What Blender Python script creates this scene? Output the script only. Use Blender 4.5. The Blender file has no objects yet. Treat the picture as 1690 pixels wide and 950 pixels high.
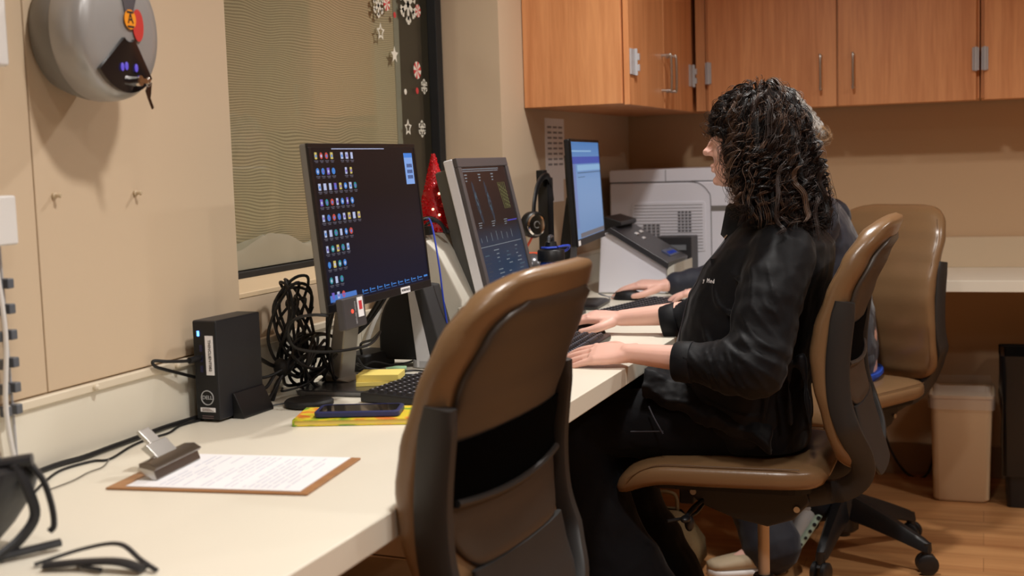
import bpy, bmesh, math, random
import numpy as np
from mathutils import Vector, Matrix, noise
PI = math.pi
random.seed(7)
rng = np.random.default_rng(11)
scn = bpy.context.scene
COL = scn.collection
R = math.radians

# ---------------------------------------------------------------- camera
cam_d = bpy.data.cameras.new('camera')
cam = bpy.data.objects.new('camera', cam_d)
COL.objects.link(cam)
YAW, PITCH, ROLL, FPX = 0.355811, 0.0983187, -0.0320549, 2110.79
f_ = Vector((-math.sin(YAW)*math.cos(PITCH), math.cos(YAW)*math.cos(PITCH), -math.sin(PITCH)))
r_ = Vector((math.cos(YAW), math.sin(YAW), 0))
u_ = r_.cross(f_)
cR = math.cos(ROLL)*r_ + math.sin(ROLL)*u_
cU = -math.sin(ROLL)*r_ + math.cos(ROLL)*u_
cam.matrix_world = Matrix(((cR.x, cU.x, -f_.x, 0), (cR.y, cU.y, -f_.y, 0), (cR.z, cU.z, -f_.z, 1.34), (0, 0, 0, 1)))
cam_d.sensor_fit = 'HORIZONTAL'
cam_d.sensor_width = 36
cam_d.lens = 36*FPX/1690
cam_d.clip_start = 0.05
cam_d.dof.use_dof = True
cam_d.dof.focus_distance = 2.95
cam_d.dof.aperture_fstop = 4.2
scn.camera = cam

# ---------------------------------------------------------------- light and exposure
scn.view_settings.view_transform = 'Standard'
scn.view_settings.look = 'None'
scn.view_settings.exposure = 0.0
scn.view_settings.gamma = 1.0
scn.view_settings.use_curve_mapping = False
world = bpy.data.worlds.new('world'); scn.world = world
world.use_nodes = True
world.node_tree.nodes['Background'].inputs[0].default_value = (1, .95, .9, 1)
world.node_tree.nodes['Background'].inputs[1].default_value = 0.012
CEIL = 2.62
LAMPS = [(-.35, 1.55, 19), (-.10, .55, 6), (-.55, 3.35, 23), (1.25, 1.65, 14), (1.25, 3.6, 20)]
for i, (x, y, w) in enumerate(LAMPS):
    ld = bpy.data.lights.new('ceiling_light', 'AREA')
    ld.shape = 'DISK'; ld.size = .16
    ld.energy = w; ld.color = (1.0, .96, .91)
    ld.spread = R(150)
    lo = bpy.data.objects.new('ceiling_lamp_light', ld); COL.objects.link(lo)
    lo.location = (x, y, CEIL-.035)

# ---------------------------------------------------------------- helpers
def s2l(c):
    c = c/255.0
    return c/12.92 if c <= .04045 else ((c+.055)/1.055)**2.4
def rgb(t): return (s2l(t[0]), s2l(t[1]), s2l(t[2]), 1)
MATS = {}
def mat(name, col, rough=.5, metal=0, bump=0, bscale=60, spec=.5, var=0, vscale=8, coat=0, alpha=None, trans=0, emit=None, estr=1, sheen=0, sub=0, bdist=.002):
    if name in MATS: return MATS[name]
    m = bpy.data.materials.new(name); m.use_nodes = True
    nt = m.node_tree; b = nt.nodes['Principled BSDF']
    b.inputs['Base Color'].default_value = rgb(col)
    b.inputs['Roughness'].default_value = rough
    b.inputs['Metallic'].default_value = metal
    b.inputs['Specular IOR Level'].default_value = spec
    if coat: b.inputs['Coat Weight'].default_value = coat; b.inputs['Coat Roughness'].default_value = .15
    if trans: b.inputs['Transmission Weight'].default_value = trans
    if alpha is not None: b.inputs['Alpha'].default_value = alpha
    if sheen: b.inputs['Sheen Weight'].default_value = sheen; b.inputs['Sheen Roughness'].default_value = .4
    if sub:
        b.inputs['Subsurface Weight'].default_value = sub
        b.inputs['Subsurface Radius'].default_value = (.01, .004, .002); b.inputs['Subsurface Scale'].default_value = 1
    if emit:
        b.inputs['Emission Color'].default_value = rgb(emit); b.inputs['Emission Strength'].default_value = estr
    tc = nt.nodes.new('ShaderNodeTexCoord')
    if bump:
        n = nt.nodes.new('ShaderNodeTexNoise'); n.inputs['Scale'].default_value = bscale; n.inputs['Detail'].default_value = 5
        bp = nt.nodes.new('ShaderNodeBump'); bp.inputs['Strength'].default_value = bump; bp.inputs['Distance'].default_value = bdist
        nt.links.new(tc.outputs['Object'], n.inputs['Vector']); nt.links.new(n.outputs['Fac'], bp.inputs['Height'])
        nt.links.new(bp.outputs['Normal'], b.inputs['Normal'])
    if var:
        n = nt.nodes.new('ShaderNodeTexNoise'); n.inputs['Scale'].default_value = vscale; n.inputs['Detail'].default_value = 4
        mx = nt.nodes.new('ShaderNodeMix'); mx.data_type = 'RGBA'
        c = rgb(col)
        mx.inputs[6].default_value = tuple(v*(1-var) for v in c[:3])+(1,)
        mx.inputs[7].default_value = tuple(min(1, v*(1+var)) for v in c[:3])+(1,)
        nt.links.new(tc.outputs['Object'], n.inputs['Vector']); nt.links.new(n.outputs['Fac'], mx.inputs[0])
        nt.links.new(mx.outputs[2], b.inputs['Base Color'])
    MATS[name] = m
    return m
def emis(name, col, s):
    if name in MATS: return MATS[name]
    m = bpy.data.materials.new(name); m.use_nodes = True
    nt = m.node_tree; b = nt.nodes['Principled BSDF']
    b.inputs['Base Color'].default_value = (.01, .01, .01, 1); b.inputs['Roughness'].default_value = .35
    b.inputs['Emission Color'].default_value = rgb(col); b.inputs['Emission Strength'].default_value = s
    MATS[name] = m
    return m

def catmull(pts, k=6):
    pts = [Vector(p) for p in pts]
    if len(pts) < 3: return pts
    out = []
    P = [pts[0]*2-pts[1]]+pts+[pts[-1]*2-pts[-2]]
    for i in range(1, len(P)-2):
        a, b, c, d = P[i-1:i+3]
        for j in range(k):
            t = j/k
            out.append(.5*((2*b)+(c-a)*t+(2*a-5*b+4*c-d)*t*t+(-a+3*b-3*c+d)*t**3))
    out.append(pts[-1]); return out
def lerp_list(vals, n):
    out = []
    m = len(vals)-1
    for i in range(n):
        t = i/(n-1)*m; j = min(int(t), m-1); f = t-j
        out.append(vals[j]*(1-f)+vals[j+1]*f)
    return out

class MB:
    """collects shapes into one mesh"""
    def __init__(s, M=None):
        s.v = []; s.f = []; s.mi = []; s.M = M or Matrix(); s.m = 0
    def add(s, vs, fs):
        o = len(s.v)
        s.v += [tuple(s.M @ Vector(p)) for p in vs]
        s.f += [tuple(i+o for i in f) for f in fs]; s.mi += [s.m]*len(fs); return s
    def box(s, a, b):
        x0, y0, z0 = a; x1, y1, z1 = b
        return s.add([(x0,y0,z0),(x1,y0,z0),(x1,y1,z0),(x0,y1,z0),(x0,y0,z1),(x1,y0,z1),(x1,y1,z1),(x0,y1,z1)],
                     [(0,3,2,1),(4,5,6,7),(0,1,5,4),(1,2,6,5),(2,3,7,6),(3,0,4,7)])
    def rbox(s, c, sz, rot=None):
        M0 = s.M
        s.M = M0 @ Matrix.Translation(c) @ (rot.to_4x4() if rot else Matrix())
        h = [k/2 for k in sz]; s.box((-h[0],-h[1],-h[2]), h); s.M = M0; return s
    def loft(s, rings, caps=True, close=False):
        n = len(rings[0]); vs = [p for r in rings for p in r]; fs = []
        m = len(rings)
        for i in range(m if close else m-1):
            j2 = (i+1) % m
            for j in range(n):
                k = (j+1) % n
                fs.append((i*n+j, i*n+k, j2*n+k, j2*n+j))
        if caps and not close:
            fs.append(tuple(range(n-1, -1, -1))); fs.append(tuple((m-1)*n+j for j in range(n)))
        return s.add(vs, fs)
    def tube(s, pts, r, n=8, smooth=0, flat=1.0, up=None, caps=True, round_end=False):
        p = catmull(pts, smooth) if smooth else [Vector(q) for q in pts]
        rr = lerp_list(r, len(p)) if isinstance(r, (list, tuple)) else [r]*len(p)
        if round_end:
            d0 = (p[0]-p[1]).normalized(); d1 = (p[-1]-p[-2]).normalized()
            pre = []; prr = []; post = []; por = []
            for a in (80, 55, 28):
                pre.append(p[0]+d0*rr[0]*math.sin(R(a))); prr.append(rr[0]*math.cos(R(a)))
            for a in (28, 55, 80):
                post.append(p[-1]+d1*rr[-1]*math.sin(R(a))); por.append(rr[-1]*math.cos(R(a)))
            p = pre+p+post; rr = prr+rr+por
        rings = []
        T0 = (p[1]-p[0]).normalized()
        U = Vector(up) if up is not None else (Vector((0, 0, 1)) if abs(T0.z) < .9 else Vector((1, 0, 0)))
        U = (U-T0*U.dot(T0)).normalized()
        for i, q in enumerate(p):
            T = (p[min(i+1, len(p)-1)]-p[max(i-1, 0)])
            if T.length < 1e-9: T = T0
            T.normalize(); T0 = T
            U = (U-T*U.dot(T))
            if U.length < 1e-6: U = T.orthogonal()
            U.normalize(); B = T.cross(U)
            rings.append([q+(B*math.cos(2*PI*j/n)+U*math.sin(2*PI*j/n)*flat)*rr[i] for j in range(n)])
        return s.loft(rings, caps)
    def cyl(s, a, b, r0, r1=None, n=24):
        return s.tube([a, b], [r0, r0 if r1 is None else r1], n)
    def lathe(s, c, prof, n=32, axis='z'):
        rings = []
        for r, h in prof:
            ring = []
            for j in range(n):
                a = 2*PI*j/n; x, y = r*math.cos(a), r*math.sin(a)
                ring.append(Vector(c)+Vector({'z': (x, y, h), 'x': (h, x, y), 'y': (y, h, x)}[axis]))
            rings.append(ring)
        return s.loft(rings)
    def prism(s, poly, axis, lo, hi):
        def P(a, b, h): return {'x': (h, a, b), 'y': (a, h, b), 'z': (a, b, h)}[axis]
        r0 = [P(a, b, lo) for a, b in poly]; r1 = [P(a, b, hi) for a, b in poly]
        return s.loft([r0, r1])
    def ell(s, c, r, nu=16, nv=10, rot=None):
        M0 = s.M; s.M = M0 @ Matrix.Translation(c) @ (rot.to_4x4() if rot else Matrix())
        rings = []
        for i in range(1, nv):
            a = PI*i/nv
            rings.append([(r[0]*math.sin(a)*math.cos(2*PI*j/nu), r[1]*math.sin(a)*math.sin(2*PI*j/nu), -r[2]*math.cos(a)) for j in range(nu)])
        s.loft(rings); s.M = M0; return s

def finish(o, bm_smooth=True): pass
def part(name, mb, mats, parent=None, bevel=0, smooth=False, world=False, seg=2, label=None, fix=True, angle=38):
    me = bpy.data.meshes.new(name)
    me.from_pydata(mb.v, [], mb.f)
    mats = mats if isinstance(mats, (list, tuple)) else [mats]
    for m in mats: me.materials.append(m)
    if len(mats) > 1: me.polygons.foreach_set('material_index', mb.mi)
    if fix:
        b = bmesh.new(); b.from_mesh(me); bmesh.ops.recalc_face_normals(b, faces=b.faces); b.to_mesh(me); b.free()
    if smooth or bevel:
        me.polygons.foreach_set('use_smooth', [True]*len(me.polygons))
        if not bevel: me.set_sharp_from_angle(angle=R(angle))
    me.update()
    o = bpy.data.objects.new(name, me); COL.objects.link(o)
    if bevel:
        bv = o.modifiers.new('bevel', 'BEVEL'); bv.width = bevel; bv.segments = seg; bv.limit_method = 'ANGLE'; bv.angle_limit = R(40); bv.harden_normals = True
    if parent:
        o.parent = parent
        if world: o.matrix_parent_inverse = parent.matrix_basis.inverted()
    if label: o['label'] = label
    return o
def thing(name, label, cat, loc=(0, 0, 0), rz=0, group=None):
    o = bpy.data.objects.new(name, None); COL.objects.link(o)
    o.empty_display_size = .05
    o.location = loc; o.rotation_euler = (0, 0, rz)
    o['label'] = label; o['category'] = cat
    if group: o['group'] = group
    return o
def tag(o, label, cat, group=None):
    o['label'] = label; o['category'] = cat
    if group: o['group'] = group
    return o
def struct(name, mb, m, bevel=0, smooth=False):
    o = part(name, mb, m, None, bevel, smooth); o['kind'] = 'structure'; return o
FONT = None
def text_mesh(s, size, depth=.0003, align='CENTER', space=1.0):
    cu = bpy.data.curves.new('writing', 'FONT'); cu.body = s; cu.size = size; cu.extrude = depth
    cu.align_x = align; cu.align_y = 'CENTER'; cu.resolution_u = 3; cu.space_character = space
    o = bpy.data.objects.new('writing', cu); COL.objects.link(o)
    dg = bpy.context.evaluated_depsgraph_get()
    me = bpy.data.meshes.new_from_object(o.evaluated_get(dg))
    bpy.data.objects.remove(o)
    return [tuple(v.co) for v in me.vertices], [tuple(p.vertices) for p in me.polygons]
def text_mb(mb, s, size, M, depth=.0003, align='CENTER', space=1.0):
    v, f = text_mesh(s, size, depth, align, space)
    M0 = mb.M; mb.M = M0 @ M; mb.add(v, f); mb.M = M0
def frame(o, x, y):   # matrix with given x and y axes
    x = Vector(x).normalized(); y = Vector(y).normalized(); z = x.cross(y)
    return Matrix(((x.x, y.x, z.x, o[0]), (x.y, y.y, z.y, o[1]), (x.z, y.z, z.z, o[2]), (0, 0, 0, 1)))

# ---------------------------------------------------------------- materials
def wood(name, base, dark, axis, scale=1.0, rough=.42, plank=None):
    m = bpy.data.materials.new(name); m.use_nodes = True
    nt = m.node_tree; b = nt.nodes['Principled BSDF']; L = nt.links.new
    tc = nt.nodes.new('ShaderNodeTexCoord')
    mp = nt.nodes.new('ShaderNodeMapping')
    st = {'z': (14, 14, .9), 'x': (.9, 14, 14), 'y': (14, .9, 14)}[axis]
    mp.inputs['Scale'].default_value = tuple(v*scale for v in st)
    L(tc.outputs['Object'], mp.inputs['Vector'])
    n1 = nt.nodes.new('ShaderNodeTexNoise'); n1.inputs['Scale'].default_value = 1.6; n1.inputs['Detail'].default_value = 6; n1.inputs['Roughness'].default_value = .6; n1.inputs['Distortion'].default_value = .6
    n2 = nt.nodes.new('ShaderNodeTexNoise'); n2.inputs['Scale'].default_value = 9; n2.inputs['Detail'].default_value = 3
    L(mp.outputs[0], n1.inputs['Vector']); L(mp.outputs[0], n2.inputs['Vector'])
    ad = nt.nodes.new('ShaderNodeMath'); ad.operation = 'MULTIPLY_ADD'; ad.inputs[1].default_value = .35; 
    L(n2.outputs['Fac'], ad.inputs[0]); L(n1.outputs['Fac'], ad.inputs[2])
    rp = nt.nodes.new('ShaderNodeValToRGB')
    rp.color_ramp.elements[0].position = .5; rp.color_ramp.elements[0].color = rgb(dark)
    rp.color_ramp.elements[1].position = .82; rp.color_ramp.elements[1].color = rgb(base)
    L(ad.outputs[0], rp.inputs[0])
    out = rp.outputs[0]
    if plank:
        br = nt.nodes.new('ShaderNodeTexBrick')
        br.inputs['Scale'].default_value = 1; br.inputs['Brick Width'].default_value = 1.1; br.inputs['Row Height'].default_value = .145
        br.inputs['Mortar Size'].default_value = .0015; br.inputs['Color1'].default_value = (.86, .86, .86, 1); br.inputs['Color2'].default_value = (1, 1, 1, 1); br.inputs['Mortar'].default_value = (.62, .6, .58, 1)
        L(tc.outputs['Object'], br.inputs['Vector'])
        mx = nt.nodes.new('ShaderNodeMix'); mx.data_type = 'RGBA'; mx.blend_type = 'MULTIPLY'; mx.inputs[0].default_value = 1
        L(out, mx.inputs[6]); L(br.outputs['Color'], mx.inputs[7]); out = mx.outputs[2]
    L(out, b.inputs['Base Color']); b.inputs['Roughness'].default_value = rough
    MATS[name] = m; return m
M_wall = mat('wall_paint', (203, 181, 154), .75, bump=.12, bscale=220, bdist=.001)
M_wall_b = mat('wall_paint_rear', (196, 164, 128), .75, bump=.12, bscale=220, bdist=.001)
M_board = mat('wall_board', (206, 184, 156), .7, bump=.08, bscale=300, bdist=.0005)
M_cap = mat('cream_laminate', (226, 214, 192), .45)
M_desk = mat('desk_laminate', (232, 226, 210), .38, bump=.03, bscale=400, bdist=.0003)
M_ceil = mat('ceiling_white', (225, 220, 210), .9)
M_floor = wood('floor_wood', (206, 152, 100), (170, 116, 72), 'x', .5, .38, plank=True)
M_cab = wood('cabinet_wood', (226, 160, 108), (200, 132, 84), 'z', .75, .4)
M_cab_in = mat('cabinet_edge_dark', (60, 34, 20), .7)
M_black = mat('black_plastic', (22, 22, 24), .4)
M_blackm = mat('black_matt', (15, 15, 17), .65)
M_dark = mat('dark_grey_plastic', (44, 43, 46), .45, bump=.05, bscale=500)
M_silver = mat('silver_plastic', (186, 186, 190), .35, metal=.1)
M_steel = mat('brushed_steel', (196, 194, 190), .28, metal=1)
M_chrome = mat('chrome', (225, 222, 218), .12, metal=1)
M_white = mat('white_plastic', (226, 224, 222), .4)
M_offw = mat('offwhite_plastic', (206, 202, 190), .45)
M_lgrey = mat('light_grey_plastic', (230, 230, 240), .45)
M_paper = mat('paper', (240, 240, 244), .8)
M_cable = mat('cable_rubber', (16, 16, 18), .5)
M_leather = mat('brown_leather', (121, 93, 64), .30, bump=.25, bscale=140, var=.12, vscale=6, spec=.6, bdist=.0012)
M_shell = mat('chair_shell', (62, 52, 44), .42, bump=.06, bscale=300)
M_frame = mat('chair_frame', (38, 36, 35), .5, bump=.05, bscale=400)
M_skin = mat('skin', (230, 182, 166), .48, sub=.08, var=.08, vscale=18, bump=.1, bscale=160, bdist=.001)
M_jacket = mat('black_jacket', (9, 10, 15), .62, spec=.22, sheen=.08, bump=.25, bscale=26, bdist=.005)
M_trouser = mat('charcoal_trousers', (12, 12, 16), .8, spec=.15, sheen=.06, bump=.2, bscale=30, bdist=.004)
M_red = mat('red_tinsel', (190, 14, 26), .25, metal=.3)
M_blue = mat('blue_cord', (40, 70, 190), .45)
# ================================================================ the room
WX, BY, DZ = -1.46, 5.45, .86
X1, Y0 = 3.0, -1.8
m = MB(); m.box((-1.9, Y0-.1, -.1), (X1+.1, BY+.1, 0)); struct('floor', m, M_floor)
m = MB(); m.box((-1.9, Y0-.1, CEIL), (X1+.1, BY+.1, CEIL+.1)); struct('ceiling', m, M_ceil)
# left wall with the window opening  Y 2.29..3.88, Z 1.084..2.15
m = MB()
m.box((WX-.21, Y0-.1, 0), (WX, 2.29, CEIL)); m.box((WX-.21, 3.88, 0), (WX, BY+.1, CEIL))
m.box((WX-.21, 2.29, 0), (WX, 3.88, 1.072)); m.box((WX-.21, 2.29, 2.15), (WX, 3.88, CEIL))
struct('wall_left', m, M_wall)
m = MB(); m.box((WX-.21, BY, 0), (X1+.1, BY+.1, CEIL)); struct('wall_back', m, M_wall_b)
m = MB(); m.box((X1, Y0-.1, 0), (X1+.1, BY, CEIL)); struct('wall_right', m, M_wall)
m = MB(); m.box((WX-.21, Y0-.1, 0), (X1, Y0, CEIL)); struct('wall_front', m, M_wall)
m = MB(); m.box((-.77, BY-.012, 0), (X1, BY, .13)); struct('baseboard_back', m, mat('cove_base', (150, 120, 90), .6), .002)
# window sill
m = MB(); m.box((WX-.208, 2.29, 1.0725), (WX+.001, 3.88, 1.084)); struct('trim_1', m, mat('sill_paint', (226, 200, 164), .5), .002)
# window: glass, black frame, woven shade and the dim room beyond
gx = -1.665
m = MB(); m.box((gx-.02, 2.29, 1.084), (gx+.012, 3.88, 1.099)); m.box((gx-.02, 3.825, 1.099), (gx+.012, 3.872, 2.15)); m.box((gx-.02, 2.29, 2.11), (gx+.012, 3.825, 2.15))
wf = struct('window_1', m, M_blackm, .002)
m = MB(); m.box((gx-.0215, 2.29, 1.099), (gx-.0155, 3.825, 2.11))
gm = bpy.data.materials.new('window_glass'); gm.use_nodes = True
nt = gm.node_tree; nt.nodes.remove(nt.nodes['Principled BSDF'])
tr = nt.nodes.new('ShaderNodeBsdfTransparent'); tr.inputs[0].default_value = (.9, .92, .9, 1)
gl = nt.nodes.new('ShaderNodeBsdfGlossy'); gl.inputs['Roughness'].default_value = .02
lw = nt.nodes.new('ShaderNodeLayerWeight'); lw.inputs[0].default_value = .5; pw = nt.nodes.new('ShaderNodeMath'); pw.operation = 'POWER'; pw.inputs[1].default_value = 5; nt.links.new(lw.outputs['Facing'], pw.inputs[0]); fr = nt.nodes.new('ShaderNodeMath'); fr.operation = 'MULTIPLY_ADD'; fr.inputs[1].default_value = .9; fr.inputs[2].default_value = .03; nt.links.new(pw.outputs[0], fr.inputs[0])
mx = nt.nodes.new('ShaderNodeMixShader'); nt.links.new(fr.outputs[0], mx.inputs[0]); nt.links.new(tr.outputs[0], mx.inputs[1]); nt.links.new(gl.outputs[0], mx.inputs[2])
nt.links.new(mx.outputs[0], nt.nodes['Material Output'].inputs[0])
g = part('pane', m, gm, wf)
# woven roller shade hanging just behind the glass
sm = bpy.data.materials.new('woven_shade'); sm.use_nodes = True
nt = sm.node_tree; b = nt.nodes['Principled BSDF']; L = nt.links.new
tc = nt.nodes.new('ShaderNodeTexCoord')
mp = nt.nodes.new('ShaderNodeMapping'); mp.inputs['Scale'].default_value = (1, 1.2, 2.2)
nz = nt.nodes.new('ShaderNodeTexNoise'); nz.inputs['Scale'].default_value = 1.7; nz.inputs['Detail'].default_value = 2
L(tc.outputs['Object'], mp.inputs['Vector']); L(mp.outputs[0], nz.inputs['Vector'])
sx = nt.nodes.new('ShaderNodeSeparateXYZ'); L(tc.outputs['Object'], sx.inputs[0])
ma = nt.nodes.new('ShaderNodeMath'); ma.operation = 'MULTIPLY_ADD'; ma.inputs[1].default_value = .11; L(nz.outputs['Fac'], ma.inputs[0]); L(sx.outputs['Z'], ma.inputs[2])
mb_ = nt.nodes.new('ShaderNodeMath'); mb_.operation = 'MULTIPLY'; mb_.inputs[1].default_value = 950; L(ma.outputs[0], mb_.inputs[0])
sn = nt.nodes.new('ShaderNodeMath'); sn.operation = 'SINE'; L(mb_.outputs[0], sn.inputs[0])
ab = nt.nodes.new('ShaderNodeMath'); ab.operation = 'MULTIPLY_ADD'; ab.inputs[1].default_value = .5; ab.inputs[2].default_value = .5; L(sn.outputs[0], ab.inputs[0])
n3 = nt.nodes.new('ShaderNodeTexNoise'); n3.inputs['Scale'].default_value = 2.2; L(tc.outputs['Object'], n3.inputs['Vector'])
rp = nt.nodes.new('ShaderNodeValToRGB'); rp.color_ramp.elements[0].position = .35; rp.color_ramp.elements[1].position = .65
rp.color_ramp.elements[0].color = rgb((206, 188, 154)); rp.color_ramp.elements[1].color = rgb((218, 188, 156)); L(n3.outputs['Fac'], rp.inputs[0])
mc = nt.nodes.new('ShaderNodeMix'); mc.data_type = 'RGBA'; L(ab.outputs[0], mc.inputs[0]); L(rp.outputs[0], mc.inputs[7]); mc.inputs[6].default_value = rgb((158, 140, 112))
L(mc.outputs[2], b.inputs['Base Color']); b.inputs['Roughness'].default_value = .7
m = MB(); m.box((-1.70, 2.31, 1.105), (-1.698, 3.60, 2.10)); 
tag(part('roller_shade', m, sm), 'tan finely ribbed woven shade hung behind the window glass', 'window shade')
m = MB(); m.box((-1.7035, 3.60, 1.105), (-1.6955, 3.635, 2.10))
tag(part('shade_guide', m, mat('shade_edge', (150, 146, 132), .5)), 'pale grey upright channel along the edge of the woven shade', 'shade guide')
# dim alcove beyond
m = MB(); m.box((-2.6, 1.9, .4), (-2.55, 4.6, 2.5)); m.box((-2.55, 1.9, .4), (-1.69, 1.95, 2.5)); m.box((-2.55, 4.55, .4), (-1.69, 4.6, 2.5)); m.box((-2.55, 1.95, .4), (-1.69, 4.55, .45)); m.box((-2.55, 1.95, 2.45), (-1.69, 4.55, 2.5))
struct('wall_beyond_window', m, mat('dim_room', (150, 138, 118), .8))
ld = bpy.data.lights.new('alcove_fill', 'AREA'); ld.shape = 'DISK'; ld.size = .2; ld.energy = 2.2; ld.color = (1, .93, .84)  # unseen fill light, added to brighten the room behind the glass
lo = bpy.data.objects.new('alcove_fill_light', ld); COL.objects.link(lo); lo.location = (-2.1, 3.3, 2.42)
# crumpled pale cloth lying on the ledge in front of the shade, behind the glass
# ---- left wall board, cap, backsplash
m = MB(); m.box((WX, Y0, .985), (WX+.006, 1.6915, 2.3)); m.box((WX, 1.6945, .985), (WX+.006, 2.285, 2.3))
struct('trim_2', m, M_board, .0015)
m = MB(); m.box((WX, Y0+.001, .966), (WX+.014, BY-.001, .982)); struct('trim_3', m, M_cap, .003)
# ================================================================ worktops
def worktop(label, x0, y0, x1, y1, cap='y', legs=()):
    t = thing('worktop', label, 'worktop', ((x0+x1)/2, (y0+y1)/2, 0))
    m = MB(); m.box((x0, y0, DZ-.042), (x1, y1, DZ)); part('top', m, M_desk, t, .0025, world=True)
    return t
wt = worktop('long cream laminate worktop under the window holding the clipboard and first monitor', WX+.001, Y0+.002, -.775, 2.822)
m = MB(); m.box((WX+.001, Y0+.002, .8602), (WX+.008, 2.822, .9655)); part('backsplash', m, M_desk, wt, world=True)
wt2 = worktop('cream laminate worktop where the two seated people type', WX+.001, 2.824, -.775, BY-.002)
m = MB(); m.box((WX+.001, 2.824, .8602), (WX+.008, BY-.002, .9655)); part('backsplash', m, M_desk, wt2, world=True)
m = MB(); m.box((WX, 2.85, .70), (-1.30, BY, DZ-.042)); part('wall_rail', m, M_cap, wt2, .002, world=True)
wt3 = worktop('cream counter along the rear wall above the wastebasket', -.773, 4.885, X1-.002, BY-.002)
m = MB(); m.box((-.77, BY-.02, DZ), (X1-.002, BY-.002, DZ+.122)); part('backsplash', m, mat('tan_laminate', (206, 184, 154), .5), wt3, .002, world=True)

# ================================================================ wall cabinets
def hinge(mb, x, y, z, ax):
    if ax == 'x': mb.box((x, y-.03, z-.042), (x+.006, y+.03, z+.042)); mb.cyl((x+.008, y+.022, z-.044), (x+.008, y+.022, z+.044), .006, n=12); mb.box((x+.004, y+.02, z-.03), (x+.02, y+.032, z-.008)); mb.box((x+.004, y+.02, z+.006), (x+.02, y+.032, z+.028))
    else: mb.box((x-.012, y-.006, z-.042), (x+.012, y, z+.042)); mb.cyl((x, y-.008, z-.044), (x, y-.008, z+.044), .006, n=12)
def pull(mb, p, d, h):   # upright bow handle; d = outward direction
    p = Vector(p); d = Vector(d); u = Vector((0, 0, h/2))
    mb.tube([p-u, p-u+d*.75, p-u+d+u*.12, p+u+d-u*.12, p+u+d*.75, p+u], .0052, 10, smooth=5)
CZ0, CZ1 = 1.518, 2.36
# run along the left wall: end panel faces the camera, doors face the room
c1 = thing('wall_cabinet', 'wood wall cabinet on the window wall with a plain end panel', 'cabinet', (-1.28, 4.55, CZ0))
m = MB(); m.box((WX+.002, 4.10, CZ0), (-1.118, 5.43, CZ1)); part('body', m, M_cab, c1, .002, world=True)
d = MB(); d.box((-1.114, 4.112, CZ0-.004), (-1.095, 4.60, CZ1)); dA = part('door', d, M_cab, c1, .002, world=True)
m = MB(); pull(m, (-1.096, 4.565, 1.64), (.036, 0, 0), .125); part('door_handle', m, M_steel, dA, smooth=True, world=False)
m = MB(); hinge(m, -1.095, 4.150, 1.655, 'x'); part('hinge', m, M_silver, dA, .001)
d = MB(); d.box((-1.114, 4.606, CZ0-.004), (-1.095, 5.08, CZ1)); dB = part('door', d, M_cab, c1, .002, world=True)
m = MB(); pull(m, (-1.096, 4.645, 1.64), (.036, 0, 0), .125); part('door_handle', m, M_steel, dB, smooth=True)
m = MB(); hinge(m, -1.095, 5.05, 1.655, 'x'); part('hinge', m, M_silver, dB, .001)
# run along the rear wall
def rear_cab(x0, x1, label, first):
    c = thing('wall_cabinet', label, 'cabinet', ((x0+x1)/2, 5.28, CZ0))
    z0 = CZ0+.002
    m = MB(); m.box((x0, 5.142, z0), (x1, 5.43, CZ1)); part('body', m, M_cab, c, .002, world=True)
    xm = (x0+x1)/2
    for k, (a, b_) in enumerate(((x0+.012, xm-.003), (xm+.003, x1-.012))):
        d = MB(); d.box((a, 5.12, z0-.006), (b_, 5.139, CZ1)); dr = part('door', d, M_cab, c, .002, world=True)
        hx = b_-.058 if k == 0 else a+.058
        m = MB(); pull(m, (hx, 5.121, 1.645), (0, -.034, 0), .125); part('door_handle', m, M_steel, dr, smooth=True)
        m = MB(); hinge(m, a+.002 if k == 0 else b_-.002, 5.12, 1.665, 'y'); part('hinge', m, M_silver, dr, .001)
    return c
m = MB(); m.box((-1.093, 5.142, CZ0), (-1.054, 5.42, CZ1)); part('corner_filler', m, M_cab, c1, .001, world=True)
rear_cab(-1.052, -.021, 'two-door wood wall cabinet above the curly-haired person', 1)
rear_cab(-.017, 1.02, 'wood wall cabinet at the right edge, right of the exposed hinge', 0)

# ================================================================ things on the left wall
def wallM(y, z, x=WX): return frame((x, y, z), (0, 1, 0), (0, 0, 1))   # local x along wall, y up, z out into room
t = thing('wall_dispenser', 'round grey wall dispenser with a dark window, stickers and hanging keys', 'dispenser', (WX+.006, 1.80, 1.578))
M0 = wallM(1.786, 1.575) @ Matrix.Diagonal((.91, .98, 1, 1))
def disc_rings(prof, n=56):
    return [[(r*math.cos(2*PI*j/n), r*math.sin(2*PI*j/n), h) for j in range(n)] for r, h in prof]
m = MB(M0); m.loft(disc_rings([(.088, .006), (.096, .012), (.106, .035), (.113, .058), (.112, .066)])); part('back_shell', m, mat('dispenser_grey', (120, 118, 114), .4), t, smooth=True, world=True)
m = MB(M0); m.loft(disc_rings([(.113, .064), (.116, .072), (.117, .10), (.113, .118), (.104, .127), (.08, .132), (.03, .135), (.004, .136)])); part('front_cover', m, mat('dispenser_silver', (168, 168, 168), .32, metal=.35), t, smooth=True, world=True)
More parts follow.
